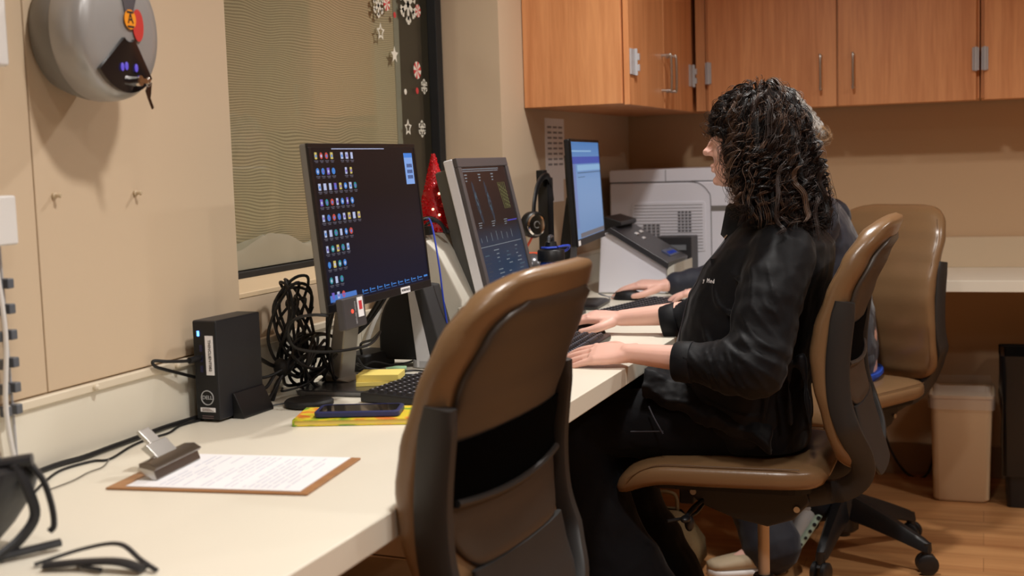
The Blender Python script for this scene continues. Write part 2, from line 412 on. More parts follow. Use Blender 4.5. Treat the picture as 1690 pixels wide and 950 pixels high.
def sector(mb, a0, a1, r0, r1, h, th=.002, n=14):
    A = [a0+(a1-a0)*i/n for i in range(n+1)]
    def hh(r): return h + .132 - max(0, r-.085)*.38
    vs = []
    for a in A: vs += [(r0*math.cos(R(a)), r0*math.sin(R(a)), hh(r0)), (r1*math.cos(R(a)), r1*math.sin(R(a)), hh(r1))]
    k = len(vs); vs2 = vs+[(x, y, z-th-.004) for x, y, z in vs]
    fs = []
    for i in range(n):
        a = 2*i; fs += [(a, a+1, a+3, a+2), (k+a+2, k+a+3, k+a+1, k+a), (a+1, k+a+1, k+a+3, a+3), (a, a+2, k+a+2, k+a)]
    fs += [(0, k, k+1, 1), (2*n, 2*n+1, k+2*n+1, k+2*n)]; vs = vs2
    mb.add(vs, fs)
smoke = mat('smoked_window', (20, 20, 24), .12, coat=.5)
m = MB(M0); sector(m, 220, 312, .020, .104, .0095); part('window', m, smoke, t, world=True)
m = MB(M0); sector(m, 58, 98, .03, .104, .006); part('window', m, mat('smoked_clear', (90, 88, 94), .12, coat=.5), t, world=True)
m = MB(M0 @ Matrix.Translation((.030, .010, .1375))); m.loft([[(.020*math.cos(2*PI*j/24)*.8, .027*math.sin(2*PI*j/24), h) for j in range(24)] for h in (0, .0012)]); part('sticker', m, mat('sticker_red', (196, 52, 44), .5), t, world=True, label='round red sticker')
Ms = M0 @ Matrix.Translation((.006, .018, .139))
m = MB(Ms); m.loft(disc_rings([(.0165, 0), (.0165, .001)], 28)); m.m = 1; text_mb(m, 'A', .024, Matrix.Translation((0, .001, .0016))); m.box((-.009, -.0135, .001), (.009, -.0105, .0018)); m.box((-.009, .0105, .001), (.009, .0135, .0018))
part('sticker', m, [mat('sticker_orange', (240, 150, 20), .5), M_blackm], t, world=True, label='round orange sticker with a black letter')
m = MB(M0)
for a, r in ((-.024, -.062), (-.012, -.060), (.016, -.062)): m.ell((a, r, .1395), (.0042, .007, .002), 12, 8)
part('blue_glints', m, emis('blue_glint', (110, 90, 220), .8), t, world=True)  # blue glints on the smoked window, put in as glowing spots
m = MB(M0); m.cyl((.012, -.084, .128), (.012, -.084, .150), .009, n=18); m.box((.006, -.088, .148), (.030, -.080, .1515)); m.ell((.034, -.083, .15), (.0065, .006, .002))
part('lock', m, M_chrome, t, smooth=True, world=True)
k = thing('key_bunch', 'dark brown keys hanging from the lock of the grey wall dispenser', 'keys', (WX+.148, 1.83, 1.49))
m = MB(M0); m.prism([(.036, -.086), (.044, -.086), (.040, -.104), (.037, -.112), (.046, -.128), (.042, -.131), (.031, -.112), (.026, -.100)], 'z', .1475, .150)
part('key', m, mat('dark_brass', (70, 48, 34), .35, metal=.7), k, world=True)
m = MB(M0); m.tube([(.034+.006*math.cos(a), -.086+.007*math.sin(a), .1495) for a in [2*PI*i/16 for i in range(17)]], .001, 6); part('key_ring', m, M_steel, k, smooth=True, world=True)
for y, z, lab in ((1.737, 1.308, 'small cream wall bumper pin directly below the grey dispenser, nearer the board seam'), (1.954, 1.305, 'small cream wall bumper pin on the board, nearer the window')):
    m = MB(wallM(y, z, WX+.006)); m.loft(disc_rings([(.005, 0), (.0055, .004), (.0035, .006), (.003, .011), (.0045, .013), (.003, .016)], 16))
    tag(part('wall_pin', m, mat('pin_cream', (196, 176, 146), .5), smooth=True), lab, 'pin', 'pins on the wall board')
for i, (y, z) in enumerate(((1.80, .9745), (2.04, .9745))):
    m = MB(wallM(y, z, WX+.0141)); m.loft(disc_rings([(.006, 0), (.006, .006), (.003, .009)], 14))
    tag(part('screw_cap', m, M_cap, smooth=True), ['small cream screw cap on the ledge below the board, nearer the seam', 'small cream screw cap on the wall ledge just left of the mini computer'][i], 'screw cap', 'screw caps on the ledge')
# white box, strip of clips and white cord at the edge
t = thing('wall_box', 'small white wall box at the left edge with a cord running down', 'outlet box', (WX+.006, 1.575, 1.274))
m = MB(); m.box((WX+.006, 1.53, 1.236), (WX+.045, 1.606, 1.313)); part('cover', m, M_white, t, .004, world=True)
m = MB(); m.tube([(WX+.02, 1.575, 1.24), (WX+.03, 1.578, 1.1), (WX+.026, 1.572, .98), (WX+.03, 1.582, .875)], .004, 8, smooth=6); part('cord', m, M_white, t, smooth=True, world=True)
m = MB(); m.tube([(WX+.012, 1.598, 1.24), (WX+.012, 1.604, .89)], .0022, 6); part('chain', m, M_silver, t, smooth=True, world=True)
cg = mat('clip_grey', (92, 96, 104), .35)
for i, z in enumerate((1.175, 1.135, 1.094, 1.050, 1.010, .975)):
    q = thing('cord_clip', ['topmost', 'second from top', 'third from top', 'fourth from top', 'fifth from top', 'lowest'][i]+' small blue-grey clip on the cord below the white wall box', 'clip', (WX+.012, 1.592, z), group='clips below the white wall box')
    for dy in (-.014, .010):
        m = MB(); m.box((-.006, dy-.006, -.008), (.014, dy+.008, .008)); part('jaw', m, cg, q, .002)
m = MB(); m.box((WX+.006, 1.50, 1.51), (WX+.05, 1.608, 1.66)); tag(part('notice_holder', m, M_white, bevel=.006), 'white plastic notice holder at the top left edge of the wall', 'notice holder')

# ================================================================ window stickers
def star(n, r0, r1, rot=90):
    return [((r0 if i % 2 == 0 else r1)*math.cos(R(rot+180*i/n)), (r0 if i % 2 == 0 else r1)*math.sin(R(rot+180*i/n))) for i in range(2*n)]
M_sw = mat('sticker_white', (226, 222, 208), .6); M_sr = mat('sticker_red2', (200, 60, 62), .6)
def winM(y, z): return frame((gx-.0150, y, z), (0, 1, 0), (0, 0, 1))
def flake(mb, r, w):
    for k in range(6):
        a = R(30+60*k); c, s_ = math.cos(a), math.sin(a)
        mb.prism([(c*0-s_*w, s_*0+c*w), (c*r-s_*w, s_*r+c*w), (c*r+s_*w, s_*r-c*w), (s_*w, -c*w)], 'z', 0, .0008)
        for sg in (-1, 1):
            b0 = (c*r*.62, s_*r*.62); a2 = a+sg*R(50); e = (b0[0]+math.cos(a2)*r*.36, b0[1]+math.sin(a2)*r*.36)
            nx, ny = -math.sin(a2)*w*.8, math.cos(a2)*w*.8
            mb.prism([(b0[0]-nx, b0[1]-ny), (e[0]-nx, e[1]-ny), (e[0]+nx, e[1]+ny), (b0[0]+nx, b0[1]+ny)], 'z', 0, .0008)
WG = 'winter stickers on the window'
def st_flake(y, z, r, lab): m = MB(winM(y, z)); flake(m, r, r*.12); tag(part('snowflake_sticker', m, M_sw), lab, 'window sticker', WG)
def st_outline(y, z, r, lab):
    m = MB(winM(y, z)); a = star(5, r, r*.5); b2 = [(x*.62, y2*.62) for x, y2 in a]; n = len(a)
    vs = [(x, y2, h) for h in (0, .0008) for x, y2 in a+b2]; fs = []
    for i in range(n):
        j = (i+1) % n; fs += [(2*n+i, 2*n+j, 3*n+j, 3*n+i), (i, n+i, n+j, j), (i, j, 2*n+j, 2*n+i), (n+i, 3*n+i, 3*n+j, n+j)]
    m.add(vs, fs); tag(part('star_sticker', m, M_sw), lab, 'window sticker', WG)
def st_solid(y, z, r, lab): m = MB(winM(y, z)); m.prism(star(5, r, r*.45), 'z', 0, .0008); tag(part('star_sticker', m, M_sw), lab, 'window sticker', WG)
def st_mint(y, z, r, lab):
    m = MB(winM(y, z))
    for k in range(12):
        m.m = k % 2; a0, a1 = R(30*k), R(30*k+30)
        m.prism([(0, 0)]+[(r*math.cos(a0+(a1-a0)*i/4), r*math.sin(a0+(a1-a0)*i/4)) for i in range(5)], 'z', 0, .0008)
    tag(part('peppermint_sticker', m, [M_sr, M_sw]), lab, 'window sticker', WG)
def st_dot(y, z, r, mt, lab): m = MB(winM(y, z)); m.loft(disc_rings([(r, 0), (r, .0008)], 20)); tag(part('dot_sticker', m, mt), lab, 'window sticker', WG)
st_flake(3.465, 1.81, .036, 'white snowflake sticker furthest toward the camera, at the top of the window')
st_mint(3.523, 1.822, .022, 'red and white peppermint sticker beside the top snowflake on the woven shade')
st_dot(3.576, 1.793, .009, M_sr, 'small red dot sticker below the top peppermint sticker')
st_outline(3.474, 1.734, .027, 'white outlined star sticker highest over the woven shade')
st_solid(3.564, 1.673, .026, 'solid white star sticker over the edge of the woven shade')
st_flake(3.675, 1.835, .062, 'large white snowflake sticker at the top over the shade channel')
st_mint(3.748, 1.822, .020, 'peppermint sticker at the top next to the black window frame')
st_mint(3.726, 1.636, .027, 'large red and white peppermint sticker halfway down the dark strip')
st_flake(3.775, 1.587, .024, 'white snowflake sticker touching the black frame below the large peppermint')
st_dot(3.72, 1.572, .010, M_sr, 'small red dot sticker under the large peppermint sticker')
st_dot(3.632, 1.565, .009, M_sw, 'small white dot sticker on the shade channel')
st_outline(3.641, 1.455, .027, 'white outlined star sticker lowest on the window above the red tree')
st_flake(3.746, 1.453, .027, 'white snowflake sticker lowest on the dark strip by the frame')

# crumpled cloth behind the glass
def cloth_blob(mb, x0, x1, y0, y1, z0, h):
    nx, ny = 6, 46; vs = []; fs = []
    for i in range(nx+1):
        for j in range(ny+1):
            u, v = i/nx, j/ny
            e = math.sin(PI*u)**.5*math.sin(PI*v)**.4
            z = z0+h*e*(.62+.35*noise.noise(Vector((u*2, v*5, 3)))+.08*noise.noise(Vector((u*4, v*14, 9))))
            vs.append((x0+(x1-x0)*u, y0+(y1-y0)*v, max(z0, z)))
    for i in range(nx):
        for j in range(ny): a = i*(ny+1)+j; fs.append((a, a+1, a+ny+2, a+ny+1))
    mb.add(vs, fs)
m = MB(); cloth_blob(m, -1.694, -1.672, 2.33, 3.2, 1.102, .10)
o = part('crumpled_cloth', m, mat('pale_cloth', (150, 142, 122), .8), smooth=True); tag(o, 'pale crumpled cloth showing at the foot of the window behind the glass', 'cloth')

# paper lists taped on the left wall beyond the window
t = thing('wall_notice', 'white printed list taped to the wall above the headset stand', 'notice', (WX, 4.42, 1.40))
m = MB(); m.box((WX, 4.31, 1.27), (WX+.0015, 4.53, 1.62-.13)); part('sheet', m, M_paper, t, world=True)
m = MB()
for i in range(9):
    for j in range(3): m.box((WX+.0016, 4.335+j*.062, 1.455-i*.019), (WX+.0022, 4.335+j*.062+.045, 1.462-i*.019))
part('printed_lines', m, mat('print_grey', (140, 140, 146), .8), t, world=True)
m = MB(); m.box((WX+.0016, 4.335, 1.19), (WX+.004, 4.50, 1.315)); tag(part('wall_card', m, M_paper), 'smaller white card taped under the printed list behind the headset stand', 'card')

# ================================================================ wastebasket, dark bin, floor cable
t = thing('wastebasket', 'tan plastic wastebasket with a clear liner under the rear counter', 'wastebasket', (-.08, 5.15, 0))
M_bin = mat('bin_tan', (206, 176, 140), .5)
def rrect(hx, hy, r, n=5, z=0, cx=0, cy=0):
    out = []
    for k, (sx_, sy_) in enumerate(((1, 1), (-1, 1), (-1, -1), (1, -1))):
        for i in range(n+1):
            a = R(90*k+90*i/n); out.append((cx+sx_*(hx-r)+r*math.cos(a), cy+sy_*(hy-r)+r*math.sin(a), z))
    return out
m = MB(); rings = [rrect(.095, .11, .025, z=.003), rrect(.101, .116, .025, z=.012), rrect(.112, .13, .028, z=.40), rrect(.116, .134, .028, z=.402), rrect(.116, .134, .028, z=.412), rrect(.109, .127, .026, z=.412), rrect(.094, .109, .024, z=.02)]
m.loft(rings); part('body', m, M_bin, t, smooth=True)
lin = mat('clear_liner', (215, 205, 195), .25, alpha=.28)
m = MB()
rr = []
for z, ex, wob in ((.36, .120, .002), (.385, .121, .003), (.413, .1195, .001), (.425, .108, .004), (.45, .104, .007)):
    ring = rrect(ex, ex+.017, .028, 8, z)
    rr.append([(x+wob*noise.noise(Vector((x*40, y*40, z*30))), y+wob*noise.noise(Vector((y*40, x*40, 5))), z_+wob*1.6*noise.noise(Vector((x*25, y*25, 7)))) for x, y, z_ in ring])
m.loft(rr, caps=False); part('liner', m, lin, t, smooth=True, fix=True)
t = thing('dark_bin', 'tall black bin standing right of the tan wastebasket', 'bin', (.21, 5.14, 0))
m = MB(); m.loft([rrect(.13, .14, .02, z=.002), rrect(.148, .15, .02, z=.55), rrect(.154, .156, .02, z=.552), rrect(.154, .156, .02, z=.565), rrect(.14, .142, .02, z=.565), rrect(.125, .13, .02, z=.05)]); part('body', m, mat('bin_black', (20, 19, 20), .35), t, smooth=True)
m = MB(); rr = []
for z, wob in ((.12, .004), (.25, .012), (.38, .012), (.5, .006), (.572, .002)):
    ring = rrect(.136+.03*z, .144+.02*z, .022, 9, z); rr.append([(x*1.04+wob*noise.noise(Vector((x*20, y*20, z*14))), y*1.04+wob*noise.noise(Vector((y*20, x*20, z*14+4))), z_) for x, y, z_ in ring])
m.loft(rr, caps=False); part('bin_bag', m, mat('bag_black', (16, 16, 17), .25), t, smooth=True)
m = MB(); m.tube([(-.42, 5.43, .52), (-.40, 5.42, .25), (-.36, 5.41, .10), (-.29, 5.40, .006), (-.22, 5.39, .012), (-.19, 5.41, .14), (-.20, 5.43, .40)], .005, 8, smooth=8)
tag(part('floor_cable', m, M_cable, smooth=True), 'black cable drooping to the floor behind the far chair', 'cable')
# ================================================================ desk things, near to far
def flatM(x, y, z, rz): return Matrix.Translation((x, y, z)) @ Matrix.Rotation(R(rz), 4, 'Z')
# --- clipboard
t = thing('clipboard', 'brown clipboard with a white form and a steel clip lying on the worktop', 'clipboard', (-1.112, 1.715, DZ), R(7))
# corners: (-1.266,1.58) (-.937,1.64) (-.957,1.831) (-1.281,1.808)
m = MB(); m.box((-.165, -.115, .0005), (.165, .115, .0038)); part('board', m, wood('hardboard', (176, 128, 84), (160, 112, 72), 'x', 2), t, .0008)
m = MB(); m.box((-.135, -.107, .0040), (.150, .109, .0052)); sh = part('sheet', m, M_paper, t)
m = MB(); random.seed(3)
for i in range(22):
    x = -.085+i*.0098
    if i in (6, 13): continue
    y = -.095
    while y < .085:
        w = random.uniform(.01, .05)
        if random.random() < .8: m.box((x, y, .0053), (x+.0024, min(y+w, .095), .0055))
        y += w+.006
part('printed_lines', m, mat('print_blue_grey', (206, 209, 222), .8), sh)
c = MB(); c.prism([(-.108, .006), (-.100, .0062), (-.106, .022), (-.128, .028), (-.135, .022)], 'y', -.073, .073)
cl = part('clip', c, M_steel, t, .0015)
c = MB(); c.prism([(-.130, .026), (-.104, .020), (-.099, .0255), (-.112, .033), (-.130, .032)], 'y', -.075, .075); part('clip_bar', c, mat('dull_steel', (120, 110, 100), .3, metal=.9), cl, .001)
c = MB(); c.prism([(-.150, .045), (-.140, .052), (-.118, .030), (-.126, .026)], 'y', -.032, .032); c.cyl((-.128, -.036, .028), (-.128, .036, .028), .006, n=12); c.prism([(-.168, .066), (-.163, .070), (-.142, .05), (-.148, .046)], 'y', -.012, .02); part('clip_lever', c, M_steel, cl, .001)
# --- mini computer
t = thing('mini_computer', 'upright black mini computer with a white side sticker by the wall', 'computer', (-1.399, 2.07, DZ), R(-2))
m = MB(); m.box((-.028, 0, .004), (.026, .150, .197)); bd = part('case', m, mat('computer_black', (34, 35, 40), .45, bump=.12, bscale=60), t, .003)
m = MB(); m.box((-.026, -.002, .006), (.024, .001, .195)); part('front_panel', m, M_blackm, t, .001)
m = MB(); m.prism([(-.038, 0), (-.038, .006), (-.028, .03), (-.028, 0)], 'y', .03, .14); m.prism([(.026, 0), (.026, .05), (.031, .05), (.052, .006), (.052, 0)], 'y', .040, .145); part('stand', m, M_black, t, .002)
fM = lambda x, z: frame((x, -.0024, z), (1, 0, 0), (0, 0, 1))
m = MB(fM(.011, .130)); m.box((-.0095, -.038, 0), (.0085, .038, .0008)); part('label_strip', m, M_paper, t, label='white upright sticker')
m = MB(fM(.011, .130) @ Matrix.Rotation(R(-90), 4, 'Z')); text_mb(m, 'THINCLIENT082', .0085, Matrix.Translation((0, 0, .0012))); part('label_text', m, mat('print_dark', (70, 70, 76), .7), t)
m = MB(fM(0, .048))
n = 32
m.loft([[(.0145*math.cos(2*PI*j/n), .0145*math.sin(2*PI*j/n), 0) for j in range(n)], [(.0145*math.cos(2*PI*j/n), .0145*math.sin(2*PI*j/n), .001) for j in range(n)], [(.0128*math.cos(2*PI*j/n), .0128*math.sin(2*PI*j/n), .001) for j in range(n)], [(.0128*math.cos(2*PI*j/n), .0128*math.sin(2*PI*j/n), 0) for j in range(n)]], close=True)
text_mb(m, 'DELL', .0105, Matrix.Translation((0, 0, .0006))); part('emblem', m, mat('logo_silver', (180, 182, 186), .35), t)
m = MB(fM(0, .0245)); m.box((-.017, -.0042, 0), (.017, .0042, .0006)); part('service_tag', m, M_paper, t)
m = MB(fM(0, .0245)); 
for k in range(3): m.box((-.013, -.0025+k*.002, .0007), (.013-.004*k, -.0016+k*.002, .0009))
for k in range(2): m.box((-.014, -.013-.004*k, 0), (.012, -.0115-.004*k, .0004))
part('tag_print', m, mat('print_grey2', (110, 90, 90), .7), t)
m = MB(fM(-.013, .172)); m.box((-.003, -.005, 0), (.002, .005, .0008)); part('power_light', m, emis('led_blue', (90, 150, 255), 4), t)
m = MB(fM(-.009, .125)); 
for k in range(3): m.box((-.003, -.028+k*.02, 0), (.003, -.015+k*.02, .0006))
part('usb_ports', m, mat('port_blue', (30, 30, 70), .4), t)
m = MB(); m.tube([(-1.412, 2.062, .985), (-1.415, 2.03, .985), (-1.43, 1.99, .99), (-1.44, 1.962, .995), (-1.44, 1.965, .985), (-1.44, 2.0, .972), (-1.435, 2.05, .955), (-1.433, 2.08, .945)], .0032, 8, smooth=6); m.cyl((-1.412, 2.068, .985), (-1.413, 2.035, .985), .006, n=10)
tag(part('front_cable', m, M_cable, smooth=True), 'short black cable looping out of the front of the mini computer', 'cable')
# --- cables along the wall
def desk_cable(name, pts, r, lab, mt=M_cable, cat='cable', k=8):
    m = MB(); m.tube(pts, r, 8, smooth=k); return tag(part(name, m, mt, smooth=True), lab, cat)
z = DZ+.005
desk_cable('desk_cable', [(-1.43, 2.12, z), (-1.438, 2.06, z), (-1.440, 1.98, z+.001), (-1.438, 1.90, z), (-1.432, 1.81, z+.001), (-1.432, 1.74, z), (-1.44, 1.68, z), (-1.43, 1.58, z), (-1.40, 1.45, z)], .0048, 'thick black cable running along the worktop under the wall ledge')
z = DZ+.0025
desk_cable('desk_cable', [(-1.42, 2.08, z), (-1.430, 2.02, z), (-1.412, 1.955, z), (-1.418, 1.90, z), (-1.410, 1.84, z), (-1.385, 1.75, z), (-1.405, 1.73, z), (-1.415, 1.67, z), (-1.395, 1.61, z), (-1.35, 1.52, z)], .0022, 'thin black cable wandering beside the thick one toward the clipboard')
desk_cable('desk_cable', [(-1.385, 1.75, z), (-1.36, 1.70, z), (-1.358, 1.66, z), (-1.347, 1.61, z), (-1.345, 1.55, z)], .0012, 'thin pale grey wire on the worktop by the black bag', mat('wire_grey', (120, 114, 106), .5))
# --- black bag with straps at the near left corner
t = thing('shoulder_bag', 'black shoulder bag with a steel rivet and dangling strap in the near left corner', 'bag', (-1.22, 1.25, DZ))
M_bag = mat('black_bag', (16, 18, 24), .5, sheen=.2, bump=.3, bscale=30, bdist=.004)
m = MB(); rings = []
for z_, hx, hy, cx in ((.001, .10, .045, -1.315), (.03, .115, .055, -1.305), (.07, .128, .060, -1.288), (.10, .134, .058, -1.280), (.112, .132, .050, -1.279), (.116, .12, .035, -1.279)):
    rings.append([(x, y, zz) for x, y, zz in rrect(hx, hy, .03, 5, DZ+z_, cx, 1.27)])
m.loft(rings); part('bag_body', m, M_bag, t, smooth=True, world=True)
m = MB(); m.tube([(-1.42, 1.25, .958), (-1.30, 1.245, .968), (-1.20, 1.255, .976), (-1.14, 1.29, .982)], .013, 10, smooth=5, flat=.6); part('top_rim', m, M_bag, t, smooth=True, world=True)
m = MB(); m.tube([(-1.150, 1.285, .985), (-1.136, 1.30, .955), (-1.128, 1.305, .920), (-1.126, 1.305, .893), (-1.130, 1.30, .885)], .0085, 8, smooth=6, flat=.5); part('strap', m, M_bag, t, smooth=True, world=True)
m = MB(); m.tube([(-1.152, 1.27, .98), (-1.142, 1.28, .945), (-1.138, 1.285, .91), (-1.145, 1.265, .885), (-1.155, 1.235, .868)], .0085, 8, smooth=6, flat=.6); part('strap', m, M_bag, t, smooth=True, world=True)
m = MB(); m.tube([(-1.165, 1.225, .868), (-1.14, 1.265, .869), (-1.118, 1.305, .870)], .007, 8, smooth=4, flat=.8); part('strap', m, M_bag, t, smooth=True, world=True)
m = MB(); m.ell((-1.176, 1.262, .990), (.010, .008, .010)); m.ell((-1.176, 1.254, .990), (.004, .004, .004)); part('rivet', m, M_chrome, t, smooth=True, world=True)
t = thing('coiled_strap', 'black coiled strap lying at the bottom edge of the worktop', 'strap', (-1.0, 1.26, DZ))
m = MB(); m.tube([(-1.10, 1.235, .864), (-1.055, 1.275, .876), (-1.01, 1.285, .882), (-.965, 1.265, .872), (-.935, 1.255, .864)], .004, 8, smooth=8, flat=.6); part('loop', m, M_bag, t, smooth=True, world=True)
m = MB(); m.tube([(-1.08, 1.23, .866), (-1.03, 1.245, .870), (-.985, 1.25, .872), (-.95, 1.25, .866)], .010, 8, smooth=8, flat=.4); m.tube([(-1.055, 1.262, .864), (-1.03, 1.24, .866), (-1.0, 1.235, .866)], .003, 8, smooth=6); part('webbing', m, M_bag, t, smooth=True, world=True)
# --- notebook, phone, puck, post-its
t = thing('notebook', 'thin yellow and orange patterned notebook lying under the phone', 'notebook', (-1.125, 2.155, DZ), R(17))
nbm = bpy.data.materials.new('notebook_cover'); nbm.use_nodes = True; nt = nbm.node_tree
n_ = nt.nodes.new('ShaderNodeTexNoise'); n_.inputs['Scale'].default_value = 22; tc_ = nt.nodes.new('ShaderNodeTexCoord'); nt.links.new(tc_.outputs['Object'], n_.inputs[0])
rp = nt.nodes.new('ShaderNodeValToRGB'); nt.links.new(n_.outputs['Fac'], rp.inputs[0])
for i, (p_, c_) in enumerate(((.38, (120, 160, 50)), (.47, (222, 206, 40)), (.56, (232, 200, 60)), (.62, (226, 130, 50)))):
    e = rp.color_ramp.elements[i] if i < 2 else rp.color_ramp.elements.new(p_)
    e.position = p_; e.color = rgb(c_)
nt.links.new(rp.outputs[0], nt.nodes['Principled BSDF'].inputs['Base Color'])
m = MB(); m.box((-.112, -.062, .0105), (.112, .062, .0125)); m.box((-.112, -.062, 0.0005), (.112, .062, .0025)); m.box((-.112, -.062, .0025), (-.108, .062, .0105)); part('cover', m, nbm, t, .0005)
m = MB(); m.box((-.108, -.060, .0025), (.110, .060, .0105)); part('pages', m, mat('pages', (232, 206, 110), .8), t)
t = thing('mobile_phone', 'mobile phone in a dark blue case lying on the yellow notebook', 'phone', (-1.115, 2.148, DZ+.0128), R(17))
m = MB(); m.loft([rrect(.078, .038, .010, z=0), rrect(.081, .041, .011, z=.002), rrect(.081, .041, .011, z=.010), rrect(.078, .038, .010, z=.0115), rrect(.074, .034, .008, z=.0115), rrect(.074, .034, .008, z=.0095)]); part('case', m, mat('navy_case', (34, 40, 88), .45), t, smooth=True)
m = MB(); m.loft([rrect(.0738, .0338, .008, z=.0096), rrect(.0738, .0338, .008, z=.0108)]); part('screen', m, mat('phone_glass', (14, 14, 18), .06, coat=1), t)
t = thing('charging_puck', 'flat round black charging pad on the worktop beside the notebook', 'charging pad', (-1.285, 2.255, DZ))
m = MB(); m.lathe((0, 0, 0), [(.045, .001), (.05, .004), (.05, .011), (.046, .015), (.0, .0165)][:4]+[(.001, .0165)], 32); part('pad', m, M_blackm, t, smooth=True)
m = MB(); m.tube([(-.046, 0, .006), (-.075, -.03, .003), (-.10, -.06, .003), (-.128, -.09, .003)], .0018, 6, smooth=6); part('cord', m, M_cable, t, smooth=True)
M_post = mat('sticky_yellow', (244, 222, 120), .8)
for i, (x, y, z_, rz, h) in enumerate(((-1.232, 2.465, DZ+.0125, 24, .009), (-1.228, 2.47, DZ+.0218, 14, .014))):
    m = MB(flatM(x, y, z_, rz)); m.box((-.046, -.038, 0), (.046, .038, h))
    tag(part('sticky_note_pad', m, M_post, bevel=.0006), ['lower yellow sticky note pad on the monitor foot', 'upper yellow sticky note pad on top of the other pad'][i], 'sticky notes', 'yellow sticky note pads')

# --- monitors
M_bezel = mat('bezel_black', (17, 16, 18), .35)
def monitor_frame(c, yaw, tilt):
    n = Vector((math.cos(yaw)*math.cos(tilt), math.sin(yaw)*math.cos(tilt), math.sin(tilt)))
    r = Vector((0, 0, 1)).cross(n).normalized(); u = n.cross(r)
    return Matrix(((r.x, u.x, n.x, c[0]), (r.y, u.y, n.y, c[1]), (r.z, u.z, n.z, c[2]), (0, 0, 0, 1)))
def screen_mat(name, stops, strength, axis='Y'):
    m = bpy.data.materials.new(name); m.use_nodes = True; nt = m.node_tree; b = nt.nodes['Principled BSDF']
    tc = nt.nodes.new('ShaderNodeTexCoord'); sp = nt.nodes.new('ShaderNodeSeparateXYZ'); rp = nt.nodes.new('ShaderNodeValToRGB')
    nt.links.new(tc.outputs['Generated'], sp.inputs[0]); nt.links.new(sp.outputs[axis], rp.inputs[0])
    for i, (p_, c_) in enumerate(stops):
        e = rp.color_ramp.elements[i] if i < 2 else rp.color_ramp.elements.new(p_)
        e.position = p_; e.color = rgb(c_)
    nt.links.new(rp.outputs[0], b.inputs['Emission Color']); b.inputs['Emission Strength'].default_value = strength
    b.inputs['Base Color'].default_value = (.004, .004, .005, 1); b.inputs['Roughness'].default_value = .3; b.inputs['Specular IOR Level'].default_value = .2
    return m
# first monitor
W1, H1 = .52, .325
t = thing('monitor', 'black monitor showing a dark desktop full of small icons', 'monitor', (-1.27, 2.47, DZ))
MM = monitor_frame((-1.192, 2.40, 1.225), R(1.8), R(5.1))
m = MB(MM); m.box((-W1/2, -H1/2, -.018), (W1/2, H1/2, -.0012)); m.m = 0
part('back_case', m, mat('back_silver', (120, 118, 112), .4, metal=.3), t, .004, world=True)
m = MB(MM); bz = .008
m.box((-W1/2, -H1/2, -.004), (W1/2, -H1/2+.016, .0016)); m.box((-W1/2, H1/2-bz, -.004), (W1/2, H1/2, .0016)); m.box((-W1/2, -H1/2+.016, -.004), (-W1/2+.012, H1/2-bz, .0016)); m.box((W1/2-bz, -H1/2+.016, -.004), (W1/2, H1/2-bz, .0016))
part('bezel', m, M_bezel, t, .001, world=True)
m = MB(MM); m.box((-W1/2+.012, -H1/2+.016, -.001), (W1/2-bz, H1/2-bz, .0004))
scr = part('screen', m, screen_mat('desktop_glow', [(0, (14, 22, 52)), (.35, (18, 21, 40)), (.7, (24, 20, 24)), (1, (28, 23, 24))], .55, 'Z'), t, world=True)
icol = [emis('icon_a', (60, 130, 210), .9), emis('icon_b', (190, 200, 235), .85), emis('icon_c', (40, 150, 160), .8), emis('icon_d', (210, 80, 70), .8), emis('icon_e', (120, 100, 200), .8), emis('icon_f', (220, 200, 110), .8), emis('icon_text', (130, 130, 150), .5)]
rows = [(4, 3, 2), (4, 2, 2.5), (8, 0, 0), (7, 0, 0), (8, 0, 0), (6, 0, 0), (5, 0, 0), (4, 0, 0), (3, 0, 0), (3, 0, 0)]
m = MB(MM); mc_ = MB(MM); random.seed(12)
for i, (a, b2, gap) in enumerate(rows):
    y = H1/2-.024-i*.0300
    cols = list(range(a))+[a+gap-1+k for k in range(b2)]
    for cc in cols:
        x = -W1/2+.030+cc*.0225
        m.m = random.choice([0, 0, 1, 1, 2, 3, 4, 5])
        w = random.uniform(.011, .015)
        if m.m in (0, 2, 3):
            m.loft([[(x+w/2*math.cos(2*PI*j/10), y+.0065*math.sin(2*PI*j/10), h) for j in range(10)] for h in (.0005, .0008)])
        else: m.box((x-w/2*.75, y-.0065, .0005), (x+w/2*.75, y+.0065, .0008))
        m.m = random.choice([1, 4, 0]); m.box((x-.003, y-.003, .0008), (x+.003, y+.002, .001))
        mc_.box((x-.008, y-.0105, .0005), (x+.008, y-.0092, .0007)); mc_.box((x-.005, y-.0132, .0005), (x+.006, y-.0122, .0007))
m.m = 1; m.box((-.16, H1/2-.0115, .0005), (.09, H1/2-.0100, .0007))
m.m = 0; yb = -H1/2+.0235
for k in range(9): m.box((-.10+k*.036, yb, .0005), (-.096+k*.036, yb+.007, .0007)); m.box((-.092+k*.036, yb+.0025, .0005), (-.075+k*.036, yb+.0045, .0007)); m.box((-.10+k*.036, yb-.0025, .0005), (-.072+k*.036, yb-.0018, .0007))
m.box((.225, yb+.002, .0005), (.245, yb+.006, .0007))
part('desktop_icons', m, icol, scr); part('icon_captions', mc_, icol[6], scr)
m = MB(MM); m.box((-W1/2+.016, yb-.004, .0005), (-.128, yb+.009, .0008)); part('search_bar', m, emis('search', (70, 120, 200), .9), scr)
m = MB(MM); x0 = .192; m.m = 0; m.box((x0, .073, .0005), (x0+.046, .142, .0008)); m.m = 1; m.box((x0, .132, .0008), (x0+.046, .142, .001))
m.m = 2
for r0 in (.110, .097, .085): 
    for k in range(4): m.box((x0+.011+k*.0075, r0, .0008), (x0+.016+k*.0075, r0+.008, .001))
